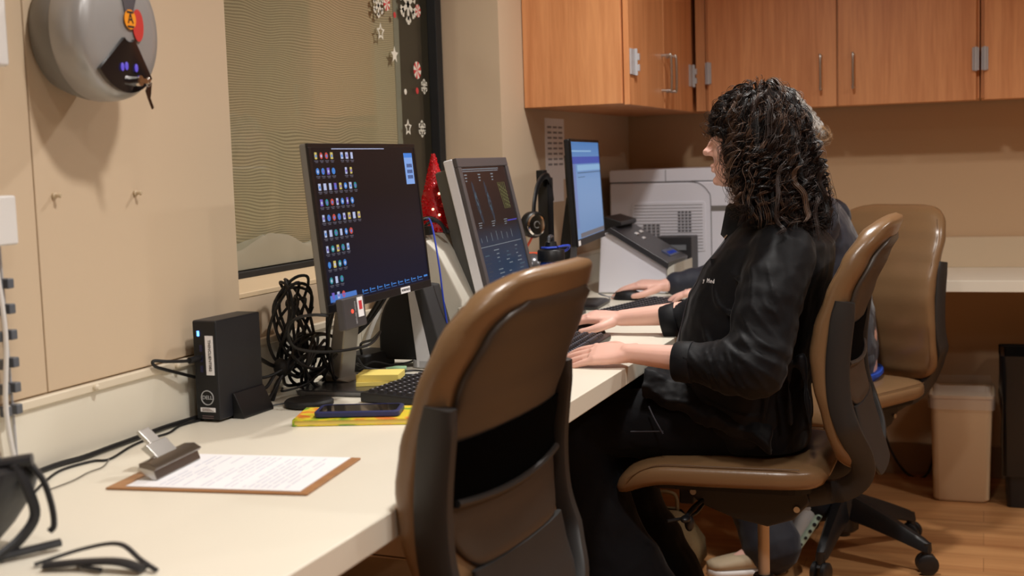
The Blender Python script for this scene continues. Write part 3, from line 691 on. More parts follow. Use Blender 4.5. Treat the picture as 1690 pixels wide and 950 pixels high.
part('open_window', m, [emis('gadget', (130, 170, 235), .9), emis('gadget_bar', (60, 130, 220), .9), emis('gadget_dark', (40, 60, 120), .6)], scr)
m = MB(MM); m.box((.085, -H1/2+.001, .0018), (.135, -H1/2+.014, .0026)); part('asset_sticker', m, M_paper, t, world=True, label='white asset sticker on the lower bezel')
m = MB(MM); text_mb(m, 'MONITOR123', .007, Matrix.Translation((.110, -H1/2+.0075, .0029))); part('sticker_print', m, mat('print_dark', (70, 70, 76), .7), t, world=True)
m = MB(); m.prism([(-1.36, DZ+.012), (-1.325, DZ+.012), (-1.285, 1.14), (-1.31, 1.14)], 'y', 2.465, 2.535); m.box((-1.315, 2.44, 1.08), (-1.225, 2.56, 1.22)); m.prism([(-1.36, DZ+.012), (-1.30, DZ+.012), (-1.36, DZ+.03)], 'y', 2.46, 2.54)
part('stand_column', m, mat('stand_silver', (168, 164, 156), .35, metal=.4), t, .004, world=True)
m = MB(flatM(-1.265, 2.475, DZ, 3)); m.loft([rrect(.115, .115, .012, z=.002), rrect(.117, .117, .012, z=.010), rrect(.112, .112, .012, z=.0122)]); part('foot', m, mat('foot_grey', (110, 110, 114), .25, metal=.8), t, smooth=True, world=True)
t = thing('card_reader', 'dark grey card reader with a red light on the icon-filled monitor', 'card reader', (-1.13, 2.13, 1.06))
MC = monitor_frame((-1.158, 2.186, 1.063), R(1.8), R(5.1))
m = MB(MC); m.box((-.048, -.033, .006), (.048, .027, .022)); part('housing', m, mat('reader_grey', (66, 64, 66), .45), t, .003, world=True)
m = MB(MC); m.box((.012, -.014, .0222), (.036, .024, .0232)); part('label_sticker', m, M_paper, t, world=True)
m = MB(MC); m.m = 0; m.box((.017, .000, .0233), (.031, .017, .0236)); part('label_mark', m, mat('mark_red', (200, 50, 60), .6), t, world=True)
m = MB(MC); m.ell((-.012, .000, .0222), (.004, .004, .0015), 10, 6); part('status_light', m, emis('led_red', (255, 60, 40), 3), t, world=True)
m = MB(MC @ Matrix.Rotation(R(90), 4, 'Z')); text_mb(m, 'SECURE LOGIN', .0065, Matrix.Translation((-.004, .0, .0224)) @ Matrix.Translation((0, -.002, 0))); part('printed_name', m, mat('print_light', (170, 170, 174), .6), t, world=True)
desk_cable('reader_cable', [(-1.172, 2.145, 1.06), (-1.20, 2.135, 1.062), (-1.235, 2.135, 1.055), (-1.27, 2.16, 1.03), (-1.29, 2.22, .985), (-1.26, 2.30, .965), (-1.22, 2.40, .965), (-1.24, 2.50, .98), (-1.30, 2.58, .95), (-1.36, 2.64, .93), (-1.375, 2.67, .90)], .003, 'thin black cable curling from the card reader past the monitor column')
# --- coil of black cables
t = thing('cable_bundle', 'big tangled bundle of black cables between the mini computer and the monitor', 'cables', (-1.38, 2.40, DZ))
random.seed(5)
M_cab2 = M_cable
def rc(s_): return random.uniform(-s_, s_)
m = MB()
for k in range(9):
    cy, cz = 2.415+rc(.02), 1.0+rc(.015); ry, rz = .045+rc(.018), .085+rc(.02); ph = rc(1); tl = rc(.25)
    m.tube([(-1.405+.022*math.sin(a*2+k)+rc(.003), cy+ry*math.cos(a+ph)+tl*rz*.4*math.sin(a), cz+rz*math.sin(a+ph)) for a in [2*PI*i/14 for i in range(15)]], .0034, 6, smooth=4)
part('coil', m, M_cab2, t, smooth=True, world=True)
m = MB()
for k in range(9):
    cy, cz = 2.43+rc(.02), .925+rc(.015); ry, rz = .075+rc(.025), .04+rc(.014); ph = rc(2); tl = rc(.02)
    m.tube([(-1.375+.03*math.sin(a+k)+rc(.003), cy+ry*math.cos(a+ph), max(DZ+.006, cz+rz*math.sin(a+ph)+tl*math.cos(a))) for a in [2*PI*i/14 for i in range(15)]], .0036, 6, smooth=4)
part('coil', m, M_cab2, t, smooth=True, world=True)
m = MB()
for k in range(7):
    cy, cz = 2.49+rc(.015), .905+rc(.01); rr_ = .036+rc(.012); ph = rc(2)
    m.tube([(-1.35+.02*math.sin(a+k), cy+rr_*math.cos(a+ph), max(DZ+.018, cz+rr_*math.sin(a+ph))) for a in [2*PI*i/12 for i in range(13)]], .003, 6, smooth=4)
part('coil', m, M_cab2, t, smooth=True, world=True)
m = MB()
for k in range(6):
    y0 = 2.235+rc(.01); z0 = .955-.028*k+rc(.01)
    m.tube([(-1.40, y0-.02, z0+.02), (-1.395, y0+.03, z0-.005), (-1.39+rc(.01), 2.315, .93-.008*k), (-1.385, 2.36, .935+rc(.02)), (-1.38, 2.41, .95+rc(.03))], .004+rc(.001), 7, smooth=6)
for k in range(3): m.tube([(-1.30, 2.42+.01*k, 1.06), (-1.31, 2.40, 1.00+.02*k), (-1.33, 2.42, .95), (-1.37, 2.43, .93)], .004, 7, smooth=6)
m.tube([(-1.39, 2.33, .88), (-1.37, 2.30, .88), (-1.35, 2.36, .885), (-1.33, 2.41, .91)], .0025, 6, smooth=6)
part('leads', m, M_cab2, t, smooth=True, world=True)
m = MB(); m.ell((-1.388, 2.325, .925), (.016, .016, .02)); part('cable_tie', m, M_blackm, t, smooth=True, world=True)
# cables behind the first monitor, right of the column
t = thing('cable_pair', 'black monitor cables hanging behind the first monitor column', 'cables', (-1.36, 2.68, 1.05))
m = MB()
for k in range(2): m.tube([(-1.24, 2.60+.03*k, 1.13), (-1.29, 2.62+.03*k, 1.05), (-1.34, 2.62+.02*k, .98), (-1.38, 2.58+.03*k, .94), (-1.40, 2.62, .91)], .005, 8, smooth=6)
part('cables', m, M_cable, t, smooth=True, world=True)
# power brick
t = thing('power_brick', 'black power brick on the worktop behind the sticky notes', 'power adapter', (-1.385, 2.74, DZ))
m = MB(flatM(-1.385, 2.72, DZ, -10)); m.loft([rrect(.036, .06, .008, z=.001), rrect(.038, .062, .008, z=.006), rrect(.038, .062, .008, z=.036), rrect(.034, .058, .008, z=.040)]); part('body', m, M_blackm, t, smooth=True, world=True)
m = MB(); m.tube([(-1.38, 2.66, .88), (-1.36, 2.62, .885), (-1.33, 2.62, .875), (-1.30, 2.65, .868)], .003, 7, smooth=5); part('cord', m, M_cable, t, smooth=True, world=True)
# pale cable loop up the wall
desk_cable('white_cable', [(-1.43, 2.78, .865), (-1.43, 2.80, .90), (-1.43, 2.86, .96), (-1.43, 2.93, .995), (-1.42, 3.00, .998), (-1.41, 3.06, .97)], .006, 'pale grey cable arching up the wall behind the speaker', mat('pale_cable', (188, 186, 180), .5))
# thin cables by the speaker with green plug
zz = DZ+.004
desk_cable('speaker_wire', [(-1.37, 2.64, .87), (-1.34, 2.66, .885), (-1.31, 2.69, .875), (-1.29, 2.74, .872), (-1.23, 2.76, .890), (-1.16, 2.80, .885)], .0024, 'thin dark wire crossing in front of the speaker foot')
desk_cable('speaker_wire', [(-1.30, 2.60, .866), (-1.25, 2.62, zz), (-1.21, 2.62, zz), (-1.20, 2.68, .875), (-1.17, 2.72, .885), (-1.13, 2.74, .88)], .002, 'thin black wire looping on the worktop toward the keyboard')
desk_cable('speaker_wire', [(-1.36, 2.62, .90), (-1.33, 2.60, .88), (-1.30, 2.63, .865), (-1.27, 2.66, zz), (-1.24, 2.68, zz), (-1.19, 2.66, zz)], .0022, 'thin black wire tied in a small knot beside the green plug')
t = thing('audio_plug', 'pale green audio plug lying by the speaker foot', 'plug', (-1.29, 2.68, DZ+.008))
m = MB(); m.tube([(-1.306, 2.655, .868), (-1.285, 2.665, .869), (-1.262, 2.675, .869)], [.005, .0075, .0065], 10); part('grip', m, mat('plug_green', (150, 190, 150), .45), t, smooth=True, world=True)
m = MB(); m.cyl((-1.306, 2.655, .868), (-1.32, 2.649, .867), .0025, n=8); part('pin', m, M_chrome, t, smooth=True, world=True)
# --- speaker
t = thing('desktop_speaker', 'curved black desktop speaker with a silver frame and foot', 'speaker', (-1.29, 2.80, DZ))
# side profile in X-Z (front towards +X), lens shaped body
def sp(mb, poly, y0, y1): mb.prism(poly, 'y', y0, y1)
m = MB(); body = [(-1.362, .878)]
for i in range(13):
    a = R(180-90*i/12); body.append((-1.282+.082*math.cos(a)*.98, .935+.118*math.sin(a)))
body += [(-1.272, 1.05), (-1.235, .878)]
sp(m, body, 2.735, 2.82); part('body', m, M_blackm, t, .012, world=True, seg=3)
m = MB(); sp(m, [(-1.279, 1.055), (-1.262, 1.055), (-1.222, .90), (-1.222, .862), (-1.262, .862), (-1.262, .885)], 2.728, 2.827); part('silver_frame', m, mat('frame_silver', (214, 214, 218), .35), t, .003, world=True)
m = MB(); sp(m, [(-1.263, 1.056), (-1.236, 1.054), (-1.200, .92), (-1.202, .885), (-1.210, .882), (-1.228, .884)], 2.728, 2.827); part('grille', m, mat('grille', (48, 48, 50), .7), t, .004, world=True)
m = MB(); m.loft([[(x*.9+-1.23, y*.9+2.78, z_) for x, y, z_ in rrect(.055, .058, .03, z=h_)] for h_ in (.861, .880)]); part('foot', m, M_silver, t, .002, world=True)
m = MB(); m.ell((-1.196, 2.735, .878), (.003, .002, .003), 8, 6); part('power_light', m, emis('led_green', (120, 230, 110), 3), t, world=True)
# second speaker half hidden behind the first
t = thing('desk_printer', 'off-white angular desk device between the two monitors under the red tree', 'printer', (-1.36, 3.05, DZ))
m = MB(); m.prism([(-1.445, DZ+.001), (-1.235, DZ+.001), (-1.225, 1.00), (-1.285, 1.12), (-1.33, 1.162), (-1.445, 1.162)], 'y', 2.935, 3.20); part('case', m, M_offw, t, .006, world=True)
m = MB(); m.box((-1.40, 2.929, .90), (-1.30, 2.937, 1.02)); part('paper_slot', m, mat('slot_grey', (150, 146, 136), .5), t, .002, world=True)
t = thing('cable_plugs', 'black connectors with a blue lead on top of the off-white desk device', 'connectors', (-1.34, 2.97, 1.17))
m = MB(); m.tube([(-1.36, 2.945, 1.165), (-1.345, 2.955, 1.195), (-1.32, 2.97, 1.205), (-1.30, 2.99, 1.190), (-1.29, 3.0, 1.165)], .005, 8, smooth=5); m.tube([(-1.345, 2.965, 1.165), (-1.33, 2.975, 1.19), (-1.31, 2.99, 1.195), (-1.285, 3.01, 1.165)], .004, 8, smooth=5); m.box((-1.355, 2.94, 1.163), (-1.31, 2.965, 1.185)); part('plug', m, M_black, t, smooth=True, world=True)
m = MB(); m.tube([(-1.33, 2.97, 1.20), (-1.29, 2.90, 1.205), (-1.25, 2.83, 1.18), (-1.225, 2.80, 1.10), (-1.215, 2.795, 1.02), (-1.21, 2.80, .96)], .0022, 7, smooth=7); part('blue_lead', m, M_blue, t, smooth=True, world=True)
# red tinsel tree
t = thing('tinsel_tree', 'small red sparkly cone tree standing on the off-white device', 'decoration', (-1.365, 3.11, 1.163))
m = MB(); m.lathe((0, 0, 0), [(.052, 0), (.05, .01), (.03, .10), (.004, .205)], 24); part('cone', m, mat('cone_red', (185, 12, 22), .5), t, smooth=True)
rng2 = random.Random(4); m = MB()
for i in range(1700):
    h = rng2.random()**1.25*.2; r0 = .053*(1-h/.208)+.002; a = rng2.uniform(0, 2*PI); c_ = Vector((r0*math.cos(a), r0*math.sin(a), h+.002)); s_ = .0036
    u_v = Vector((rng2.gauss(0, 1), rng2.gauss(0, 1), rng2.gauss(0, 1))).normalized(); v_v = u_v.orthogonal().normalized()
    m.add([c_-u_v*s_, c_+v_v*s_*.6, c_+u_v*s_, c_-v_v*s_*.6], [(0, 1, 2, 3)])
part('tinsel', m, mat('tinsel_flakes', (225, 20, 34), .25, metal=.2), t, fix=False)
m = MB()
for a, h in ((-.8, .10), (-.5, .075), (-.95, .045), (-.35, .02), (-1.3, .06)):
    r0 = .058*(1-h/.208)+.003; m.ell((r0*math.cos(a), r0*math.sin(a), h), (.0035, .0035, .0035), 10, 6)
part('tree_glints', m, emis('warm_glint', (255, 225, 180), 2.2), t)  # sparkle of the tinsel, put in as small glowing beads
# clear acrylic block beside second monitor
m = MB(); m.box((-1.29, 2.86, DZ+.0), (-1.285, 2.92, DZ+.1)); 
# --- second monitor (grey, tilted)
W2, H2 = .43, .37
t = thing('monitor', 'thick grey monitor with a silver side showing graphs and measurement tables', 'monitor', (-1.27, 3.18, DZ))
MM = monitor_frame((-1.232, 3.215, 1.172), R(3.4), R(12.6))
m = MB(MM); m.prism([(-W2/2+.01, -.030), (W2/2-.01, -.030), (W2/2-.04, -.075), (-W2/2+.04, -.075)], 'y', -H2/2+.02, H2/2-.02); part('back_case', m, mat('case_grey', (92, 92, 90), .45), t, .006, world=True)
m = MB(MM); m.box((-W2/2, -H2/2, -.032), (W2/2, H2/2, -.006)); part('silver_band', m, mat('band_silver', (232, 232, 236), .4), t, .004, world=True)
m = MB(MM); bz = .024
m.box((-W2/2, -H2/2, -.006), (W2/2, -H2/2+bz+.004, .006)); m.box((-W2/2, H2/2-bz, -.006), (W2/2, H2/2, .006)); m.box((-W2/2, -H2/2+bz+.004, -.006), (-W2/2+bz, H2/2-bz, .006)); m.box((W2/2-bz, -H2/2+bz+.004, -.006), (W2/2, H2/2-bz, .006))
part('bezel', m, mat('bezel_grey', (84, 80, 82), .4), t, .002, world=True)
m = MB(MM); m.box((-W2/2+bz, -H2/2+bz, -.002), (W2/2-bz, H2/2-bz, .0008))
scr = part('screen', m, screen_mat('graph_glow', [(0, (44, 60, 84)), (.38, (38, 50, 68)), (.47, (40, 40, 48)), (.52, (40, 30, 28)), (1, (54, 36, 30))], .9, 'Z'), t, world=True)
gcol = [emis('graph_white', (150, 160, 168), .6), emis('graph_cyan', (92, 124, 142), .5), emis('graph_dim', (64, 76, 92), .5), emis('graph_blue', (70, 70, 190), .8), emis('graph_olive', (120, 120, 70), .7)]
m = MB(MM); random.seed(9); z0, z1 = .0009, .0012
ax0, ax1, ay0, ay1 = -W2/2+bz, W2/2-bz, -H2/2+bz, H2/2-bz
m.m = 0; m.box((ax0+.01, ay1-.012, z0), (ax1-.07, ay1-.010, z1))
for k in range(26): m.box((ax0+.01+k*.012, ay1-.007, z0), (ax0+.018+k*.012, ay1-.004, z1))
for cx in (ax0+.065, ax0+.165):        # tall spindle scans made of fine streaks
    for k in range(26):
        u = k/25; w = .012*math.sin(PI*u)**.7+.001
        for q in range(3):
            o_ = random.uniform(-w, w); m.m = 1 if abs(o_) < w*.5 and .25 < u < .75 else 2
            yy = ay1-.040-.105*u; m.box((cx+.018*u+o_-.0012, yy-.008, z0), (cx+.018*u+o_+.0012, yy+.002, z1))
m.m = 4
for k in range(5): m.tube([(ax1-.10+k*.006, ay1-.05-k*.014, .001), (ax1-.03, ay1-.075-k*.010, .001)], .0007, 4); m.tube([(ax1-.10+k*.015, ay1-.045, .001), (ax1-.085+k*.012, ay1-.12, .001)], .0007, 4)
m.m = 0
for k in range(9): m.box((ax0+.02+random.random()*.33, ay1-.03-random.random()*.12, z0), (ax0+.022+random.random()*.33, ay1-.031-random.random()*.12, z1)) if False else None
for cx in (ax0+.02, ax0+.13, ax0+.24): 
    for k in range(3): m.box((cx, ay1-.022-k*.008, z0), (cx+.02-.004*k, ay1-.019-k*.008, z1)); m.box((cx+.02, ay1-.150-k*.006, z0), (cx+.05-.006*k, ay1-.148-k*.006, z1))
m.m = 3; m.box((ax1-.09, ay1-.155, z0), (ax1-.004, ay1-.152, z1))
m.m = 0
for k in range(7): h_ = random.uniform(.012, .034); m.box((ax0+.03+k*.045, ay1-.200, z0), (ax0+.0315+k*.045, ay1-.200+h_, z1))
m.box((ax0+.01, ay1-.213, z0), (ax1-.01, ay1-.2115, z1))
for r0 in range(10):
    yy = ay1-.224-r0*.0105
    for c0 in range(4):
        if random.random() < .85:
            m.m = 2 if c0 < 1 and r0 > 1 else random.choice([0, 1, 0]); x_ = ax0+.02+c0*.09+random.uniform(0, .02)
            for q in range(random.choice([2, 3, 4])): w = random.uniform(.004, .011); m.box((x_, yy-.0026, z0), (x_+w, yy, z1)); x_ += w+.003
part('graphs_and_tables', m, gcol, scr)
m = MB(); m.prism([(-1.34, DZ+.02), (-1.29, DZ+.02), (-1.27, 1.10), (-1.31, 1.10)], 'y', 3.14, 3.26); part('stand_column', m, M_dark, t, .004, world=True)
m = MB(flatM(-1.28, 3.19, DZ, 4)); m.loft([rrect(.10, .12, .02, z=.001), rrect(.102, .122, .02, z=.010), rrect(.09, .11, .02, z=.02)]); part('foot', m, M_dark, t, smooth=True, world=True)
m = MB(); m.box((-1.222, 2.895, .885), (-1.216, 2.975, .985)); m.box((-1.24, 2.895, DZ+.001), (-1.19, 2.975, DZ+.004)); m.box((-1.222, 2.895, DZ+.004), (-1.216, 2.975, .885))
tag(part('card_stand', m, mat('frosted_plastic', (176, 170, 156), .4), bevel=.0015), 'pale frosted upright card stand in front of the grey monitor foot', 'card stand')
# --- third monitor
W3, H3 = .54, .33
t = thing('monitor', 'black monitor with a bright blue-white document screen facing the far person', 'monitor', (-1.30, 3.98, DZ))
MM = monitor_frame((-1.204, 3.979, 1.239), R(7.3), R(2.8))
m = MB(MM); m.box((-W3/2, -H3/2, -.02), (W3/2, H3/2, -.002)); m.prism([(-.16, -.02), (.16, -.02), (.12, -.05), (-.12, -.05)], 'y', -.10, .12); part('back_case', m, M_black, t, .005, world=True)
m = MB(MM); bz = .009
m.box((-W3/2, -H3/2, -.004), (W3/2, -H3/2+.022, .0015)); m.box((-W3/2, H3/2-bz, -.004), (W3/2, H3/2, .0015)); m.box((-W3/2, -H3/2+.022, -.004), (-W3/2+bz, H3/2-bz, .0015)); m.box((W3/2-bz, -H3/2+.022, -.004), (W3/2, H3/2-bz, .0015))
part('bezel', m, M_bezel, t, .001, world=True)
m = MB(MM); m.box((-W3/2+bz, -H3/2+.022, -.001), (W3/2-bz, H3/2-bz, .0004)); scr = part('screen', m, screen_mat('doc_glow', [(0, (112, 146, 192)), (.6, (122, 158, 206)), (.8, (110, 150, 206)), (1, (84, 134, 196))], .78, 'Z'), t, world=True)
m = MB(MM); m.m = 0; m.box((-W3/2+bz, .088, .0005), (W3/2-bz, .110, .0007)); m.m = 1; m.box((-W3/2+bz, -.11, .0005), (-W3/2+.06, .088, .0007)); m.m = 2; m.box((-W3/2+.09, .058, .0005), (W3/2-bz, .061, .0007)); m.box((-W3/2+.09, .045, .0005), (-.05, .047, .0007)); m.m = 3; m.box((-W3/2+bz, .125, .0005), (.1, .130, .0007)); m.box((-W3/2+.09, .066, .0005), (W3/2-bz, .084, .0007)); m.m = 4; m.box((-W3/2+.07, -H3/2+.024, .0005), (W3/2-bz, -H3/2+.038, .0007))
part('document_panes', m, [emis('pane_blue', (64, 84, 170), .9), emis('pane_side', (104, 124, 178), .9), emis('pane_line', (70, 100, 130), .8), emis('pane_light', (136, 176, 214), .9), emis('pane_bar', (120, 116, 124), .6)], scr)
m = MB(MM); m.box((-W3/2+.01, -H3/2+.003, .0016), (-W3/2+.045, -H3/2+.018, .0024)); part('asset_sticker', m, M_paper, t, world=True)
m = MB(); m.prism([(-1.33, DZ+.015), (-1.285, DZ+.015), (-1.245, 1.22), (-1.275, 1.22)], 'y', 3.96, 4.04); part('stand_column', m, M_black, t, .004, world=True)
m = MB(flatM(-1.27, 4.0, DZ, 5)); m.loft([rrect(.10, .12, .02, z=.001), rrect(.102, .122, .02, z=.010), rrect(.09, .11, .02, z=.016)]); part('foot', m, M_black, t, smooth=True, world=True)
# --- headset on a stand
t = thing('headset_stand', 'tall black stand post behind the water bottle holding a headset', 'stand', (-1.34, 3.95, DZ))
m = MB(); m.box((-1.362, 3.93, DZ+.01), (-1.326, 3.985, 1.285)); m.box((-1.355, 3.90, 1.255), (-1.330, 3.94, 1.31)); part('post', m, M_black, t, .003, world=True)
m = MB(flatM(-1.35, 3.95, DZ, 0)); m.loft([rrect(.07, .09, .01, z=.001), rrect(.07, .09, .01, z=.012)]); part('foot', m, M_black, t, .002, world=True)
t = thing('headset', 'black headset with round silver earcups hanging from the black post', 'headset', (-1.32, 3.80, 1.15))
m = MB(); m.tube([(-1.31, 3.735, 1.165), (-1.312, 3.755, 1.215), (-1.315, 3.80, 1.265), (-1.315, 3.86, 1.290), (-1.32, 3.92, 1.288), (-1.33, 3.97, 1.26), (-1.335, 4.0, 1.21)], .011, 10, smooth=6, flat=.5); part('headband', m, M_black, t, smooth=True, world=True)
M_ = frame((-1.305, 3.725, 1.145), (.55, .83, 0), (0, 0, 1))
m = MB(M_); m.loft(disc_rings([(.03, -.022), (.04, -.018), (.042, 0), (.038, .008), (.030, .012)], 28)); cup = part('earcup', m, M_black, t, smooth=True, world=True)
m = MB(M_); m.loft(disc_rings([(.026, .011), (.035, .0115), (.035, .014), (.030, .017), (.024, .015)], 28)); part('silver_ring', m, M_chrome, cup, smooth=True)
m = MB(M_); m.tube([(.010*math.cos(a), .010*math.sin(a), .0155) for a in [2*PI*i/20*.85 for i in range(21)]], .0016, 6); part('emblem', m, mat('emblem_grey', (110, 108, 106), .4), cup)
m = MB(); m.tube([(-1.31, 3.725, 1.11), (-1.325, 3.715, 1.08), (-1.335, 3.70, 1.06), (-1.30, 3.74, 1.055), (-1.27, 3.78, 1.045)], .0035, 8, smooth=6); part('cord', m, mat('cord_orange', (226, 84, 48), .45), t, smooth=True, world=True)
# grey round speaker near the headset
t = thing('desk_speaker', 'small round silver and black speaker behind the water bottle', 'speaker', (-1.27, 3.62, DZ))
m = MB(); m.cyl((-1.275, 3.61, DZ+.001), (-1.275, 3.61, .99), .022, .018, n=20); part('neck', m, M_black, t, smooth=True, world=True)
m = MB(); m.ell((-1.275, 3.61, 1.025), (.040, .042, .040), 24, 16); part('head', m, mat('grey_gloss', (96, 96, 100), .25, metal=.5), t, smooth=True, world=True)
# --- water bottle
t = thing('water_bottle', 'blue water bottle with a black lid and blue carry loop', 'bottle', (-1.15, 3.42, DZ))
m = MB(); m.lathe((0, 0, 0), [(.034, .001), (.037, .01), (.037, .17), (.034, .19), (.030, .20)], 28); part('body', m, mat('bottle_blue', (28, 74, 170), .15, coat=.5), t, smooth=True)
m = MB(); m.lathe((0, 0, 0), [(.036, .197), (.039, .2), (.039, .226), (.036, .230), (.02, .232), (.016, .252), (.001, .254)], 28); part('lid', m, M_black, t, smooth=True)
m = MB(); m.tube([(.0, -.02, .25), (.0, -.012, .266), (.0, .012, .266), (.0, .02, .25)], .005, 8, smooth=5); part('spout', m, mat('clear_dark', (60, 64, 70), .15), t, smooth=True)
m = MB(); m.tube([(.02, .0, .236), (.03, .03, .238), (.035, .06, .236), (.03, .07, .228), (.025, .05, .222), (.02, .03, .226)], .0035, 8, smooth=6); m.tube([(.02, -.01, .236), (.0, -.03, .236), (-.02, -.02, .236)], .0035, 8, smooth=6); part('carry_loop', m, M_blue, t, smooth=True)
# --- scanner with sloping top
t = thing('document_scanner', 'grey desktop scanner with a sloping dark control panel beside the laser printer', 'scanner', (-1.15, 4.52, DZ))
prof = [(-1.30, DZ+.002), (-1.05, DZ+.002), (-1.045, .958), (-1.235, 1.075), (-1.285, 1.075)]
m = MB(); m.prism(prof, 'y', 4.38, 4.66); part('body', m, M_lgrey, t, .006, world=True)
m = MB(); m.prism([(-1.262, 1.085), (-1.244, 1.098), (-1.036, .972), (-1.040, .948)], 'y', 4.365, 4.675); part('top_panel', m, mat('scanner_top', (50, 50, 54), .3), t, .003, world=True)
m = MB(); m.prism([(-1.044, .90), (-1.018, .905), (-1.018, .966), (-1.044, .95)], 'y', 4.37, 4.67); m.prism([(-1.05, DZ+.005), (-1.028, DZ+.005), (-1.028, .90), (-1.05, .90)], 'y', 4.375, 4.665); part('front_edge', m, M_offw, t, .002, world=True)
Msl = frame((-1.14, 4.52, 1.0362), (0, 1, 0), (-.855, 0, .518))
m = MB(Msl)
for x_, y_, w, h_ in ((-.02, .05, .03, .012), (.06, .055, .03, .012), (-.02, .02, .028, .010)): m.box((x_, y_, .0), (x_+w, y_+h_, .003))
part('white_keys', m, M_paper, t, world=True)
m = MB(Msl); m.box((-.04, -.098, -.001), (.10, -.06, .0025)); part('display', m, mat('disp', (70, 84, 120), .2), t, world=True)
m = MB(Msl); 
for k in range(4): m.tube([(-.02+k*.028, -.09, .0025), (-.01+k*.028, -.075, .004), (0+k*.028, -.09, .0025)], .002, 6)
part('blue_marks', m, M_blue, t, world=True)
m = MB(); m.prism([(-1.285, 1.078), (-1.22, 1.10), (-1.22, 1.115), (-1.285, 1.135)], 'y', 4.42, 4.64); part('feeder_tray', m, M_black, t, .004, world=True)
# small dark box between scanner and printer
t = thing('card_terminal', 'small dark terminal box between the scanner and the laser printer', 'terminal', (-1.11, 4.83, DZ))
m = MB(); m.box((-1.19, 4.78, DZ+.001), (-1.045, 4.90, 1.035)); part('case', m, M_dark, t, .004, world=True)
m = MB(); m.box((-1.13, 4.777, .985), (-1.065, 4.781, 1.005)); part('display', m, mat('disp_grey', (120, 124, 130), .3), t, world=True)
# --- laser printer
t = thing('laser_printer', 'big light grey laser printer in the corner under the wall cabinets', 'printer', (-1.16, 5.17, DZ))
PX0, PX1, PF, PB, PZ = -1.41, -.93, 4.95, 5.38, 1.292
m = MB(); m.box((PX0, PF, DZ+.012), (PX1, PB, 1.24)); bd = part('body', m, M_lgrey, t, .008, world=True, seg=3)
top = [(PX0, 1.243), (PX1, 1.243)]
for i in range(7): a = R(i*15); top.append((PX1-.05+.05*math.cos(a), 1.243+.049*math.sin(a)))
top += [(PX0+.006, PZ), (PX0, PZ-.006)]
m = MB(); m.prism(top, 'y', PF+.002, PB); part('top_cover', m, M_lgrey, t, .003, world=True)
m = MB()
arch = [(-1.41, 1.245)]; pts = [(PX0+.002, 1.2425), (-1.09, 1.2425), (-1.045, 1.232), (-1.012, 1.200), (-1.002, 1.15), (-1.002, DZ+.02)]
m.tube([(x, PF-.0005, z_) for x, z_ in catmull_pts] if False else [(x, PF-.0005, z_) for x, z_ in pts[:1]]+[(q.x, PF-.0005, q.z) for q in catmull([(x, 0, z_) for x, z_ in pts[1:]], 6)], .0018, 6)
m.tube([(-1.18, PF-.0005, 1.289), (-1.18, PF-.0005, 1.244)], .0012, 6)
part('seams', m, mat('seam_grey', (120, 118, 122), .6), t, world=True)
m = MB(); m.box((-1.0, PF-.002, 1.125), (PX1+.001, PF+.02, 1.145)); part('output_slot', m, mat('slot_dark', (120, 116, 112), .6), t, world=True)
m = MB(); m.loft([[(x-1.172, PF-h_, y+1.065) for x, y, _ in rrect(.148, .098, .012)] for h_ in (-.004, .003)]); vp_ = part('vent_panel', m, M_lgrey, t, .0015, world=True)
m = MB()
for k in range(15): m.box((-1.308, PF-.0042, .978+k*.0122), (-1.035, PF-.0028, .981+k*.0122))
part('louvres', m, mat('louvre', (158, 156, 160), .6), vp_)
for (a, b_, c_, d_) in ((-1.275, -1.205, .995, 1.07), (-1.135, -1.078, 1.045, 1.125)):
    m = MB(); z_ = c_
    while z_ < d_: 
        for q in range(4): w = (b_-a)/4; m.box((a+q*w+.002, PF-.0050, z_), (a+(q+1)*w-.002, PF-.0035, z_+.006))
        z_ += .0122
    part('vent_slots', m, mat('vent_dark', (92, 92, 98), .7), vp_)
m = MB(); m.box((-1.12, PF-.002, DZ+.012), (-.96, PF+.01, DZ+.024)); part('lower_lip', m, M_white, t, .002, world=True)
m = MB()
for x_ in (-1.36, -.99):
    for y_ in (5.0, 5.32): m.cyl((x_, y_, DZ), (x_, y_, DZ+.014), .015, n=16)
part('feet', m, M_black, t, world=True)
# --- keyboards
def keyboard(label, x, y, rz, L=.44, D=.15, numpad=True):
    t = thing('keyboard', label, 'keyboard', (x, y, DZ), R(rz))
    m = MB(); m.prism([(-D/2, .002), (D/2, .002), (D/2, .014), (-D/2, .022)], 'y', -L/2, L/2); part('base', m, M_black, t, .003)
    m = MB()
    for r0 in range(6):
        x_ = -D/2+.012+r0*.0215; zt = .0225-.008*(x_+D/2)/D
        y_ = -L/2+.012
        while y_ < L/2-.022:
            w = .019
            if r0 == 5 and -.06 < y_ < .06: w = .10
            y2 = min(y_+w-.003, L/2-.01)
            a = .0025
            m.loft([[(x_, y_, zt-.002), (x_+.0165, y_, zt-.003), (x_+.0165, y2, zt-.003), (x_, y2, zt-.002)], [(x_+a, y_+a, zt+.005), (x_+.0165-a, y_+a, zt+.004), (x_+.0165-a, y2-a, zt+.004), (x_+a, y2-a, zt+.005)]])
            y_ += w
    part('keycaps', m, mat('keycap', (34, 34, 38), .38), t)
    m = MB(); random.seed(int(x*-100))
    for r0 in range(6):
        x_ = -D/2+.012+r0*.0215; zt = .0225-.008*(x_+D/2)/D
        y_ = -L/2+.012
        while y_ < L/2-.022:
            m.box((x_+.005, y_+.006, zt+.0047), (x_+.0085, y_+.0105, zt+.0051)); y_ += .019
    part('key_legends', m, mat('legend', (170, 170, 180), .5), t)
    return t
keyboard('black keyboard half hidden behind the nearest chair back', -1.105, 2.52, -4)
keyboard('black keyboard under the hands of the curly-haired person', -.995, 3.03, 3)
keyboard('black keyboard in front of the far person', -1.00, 3.86, -12)
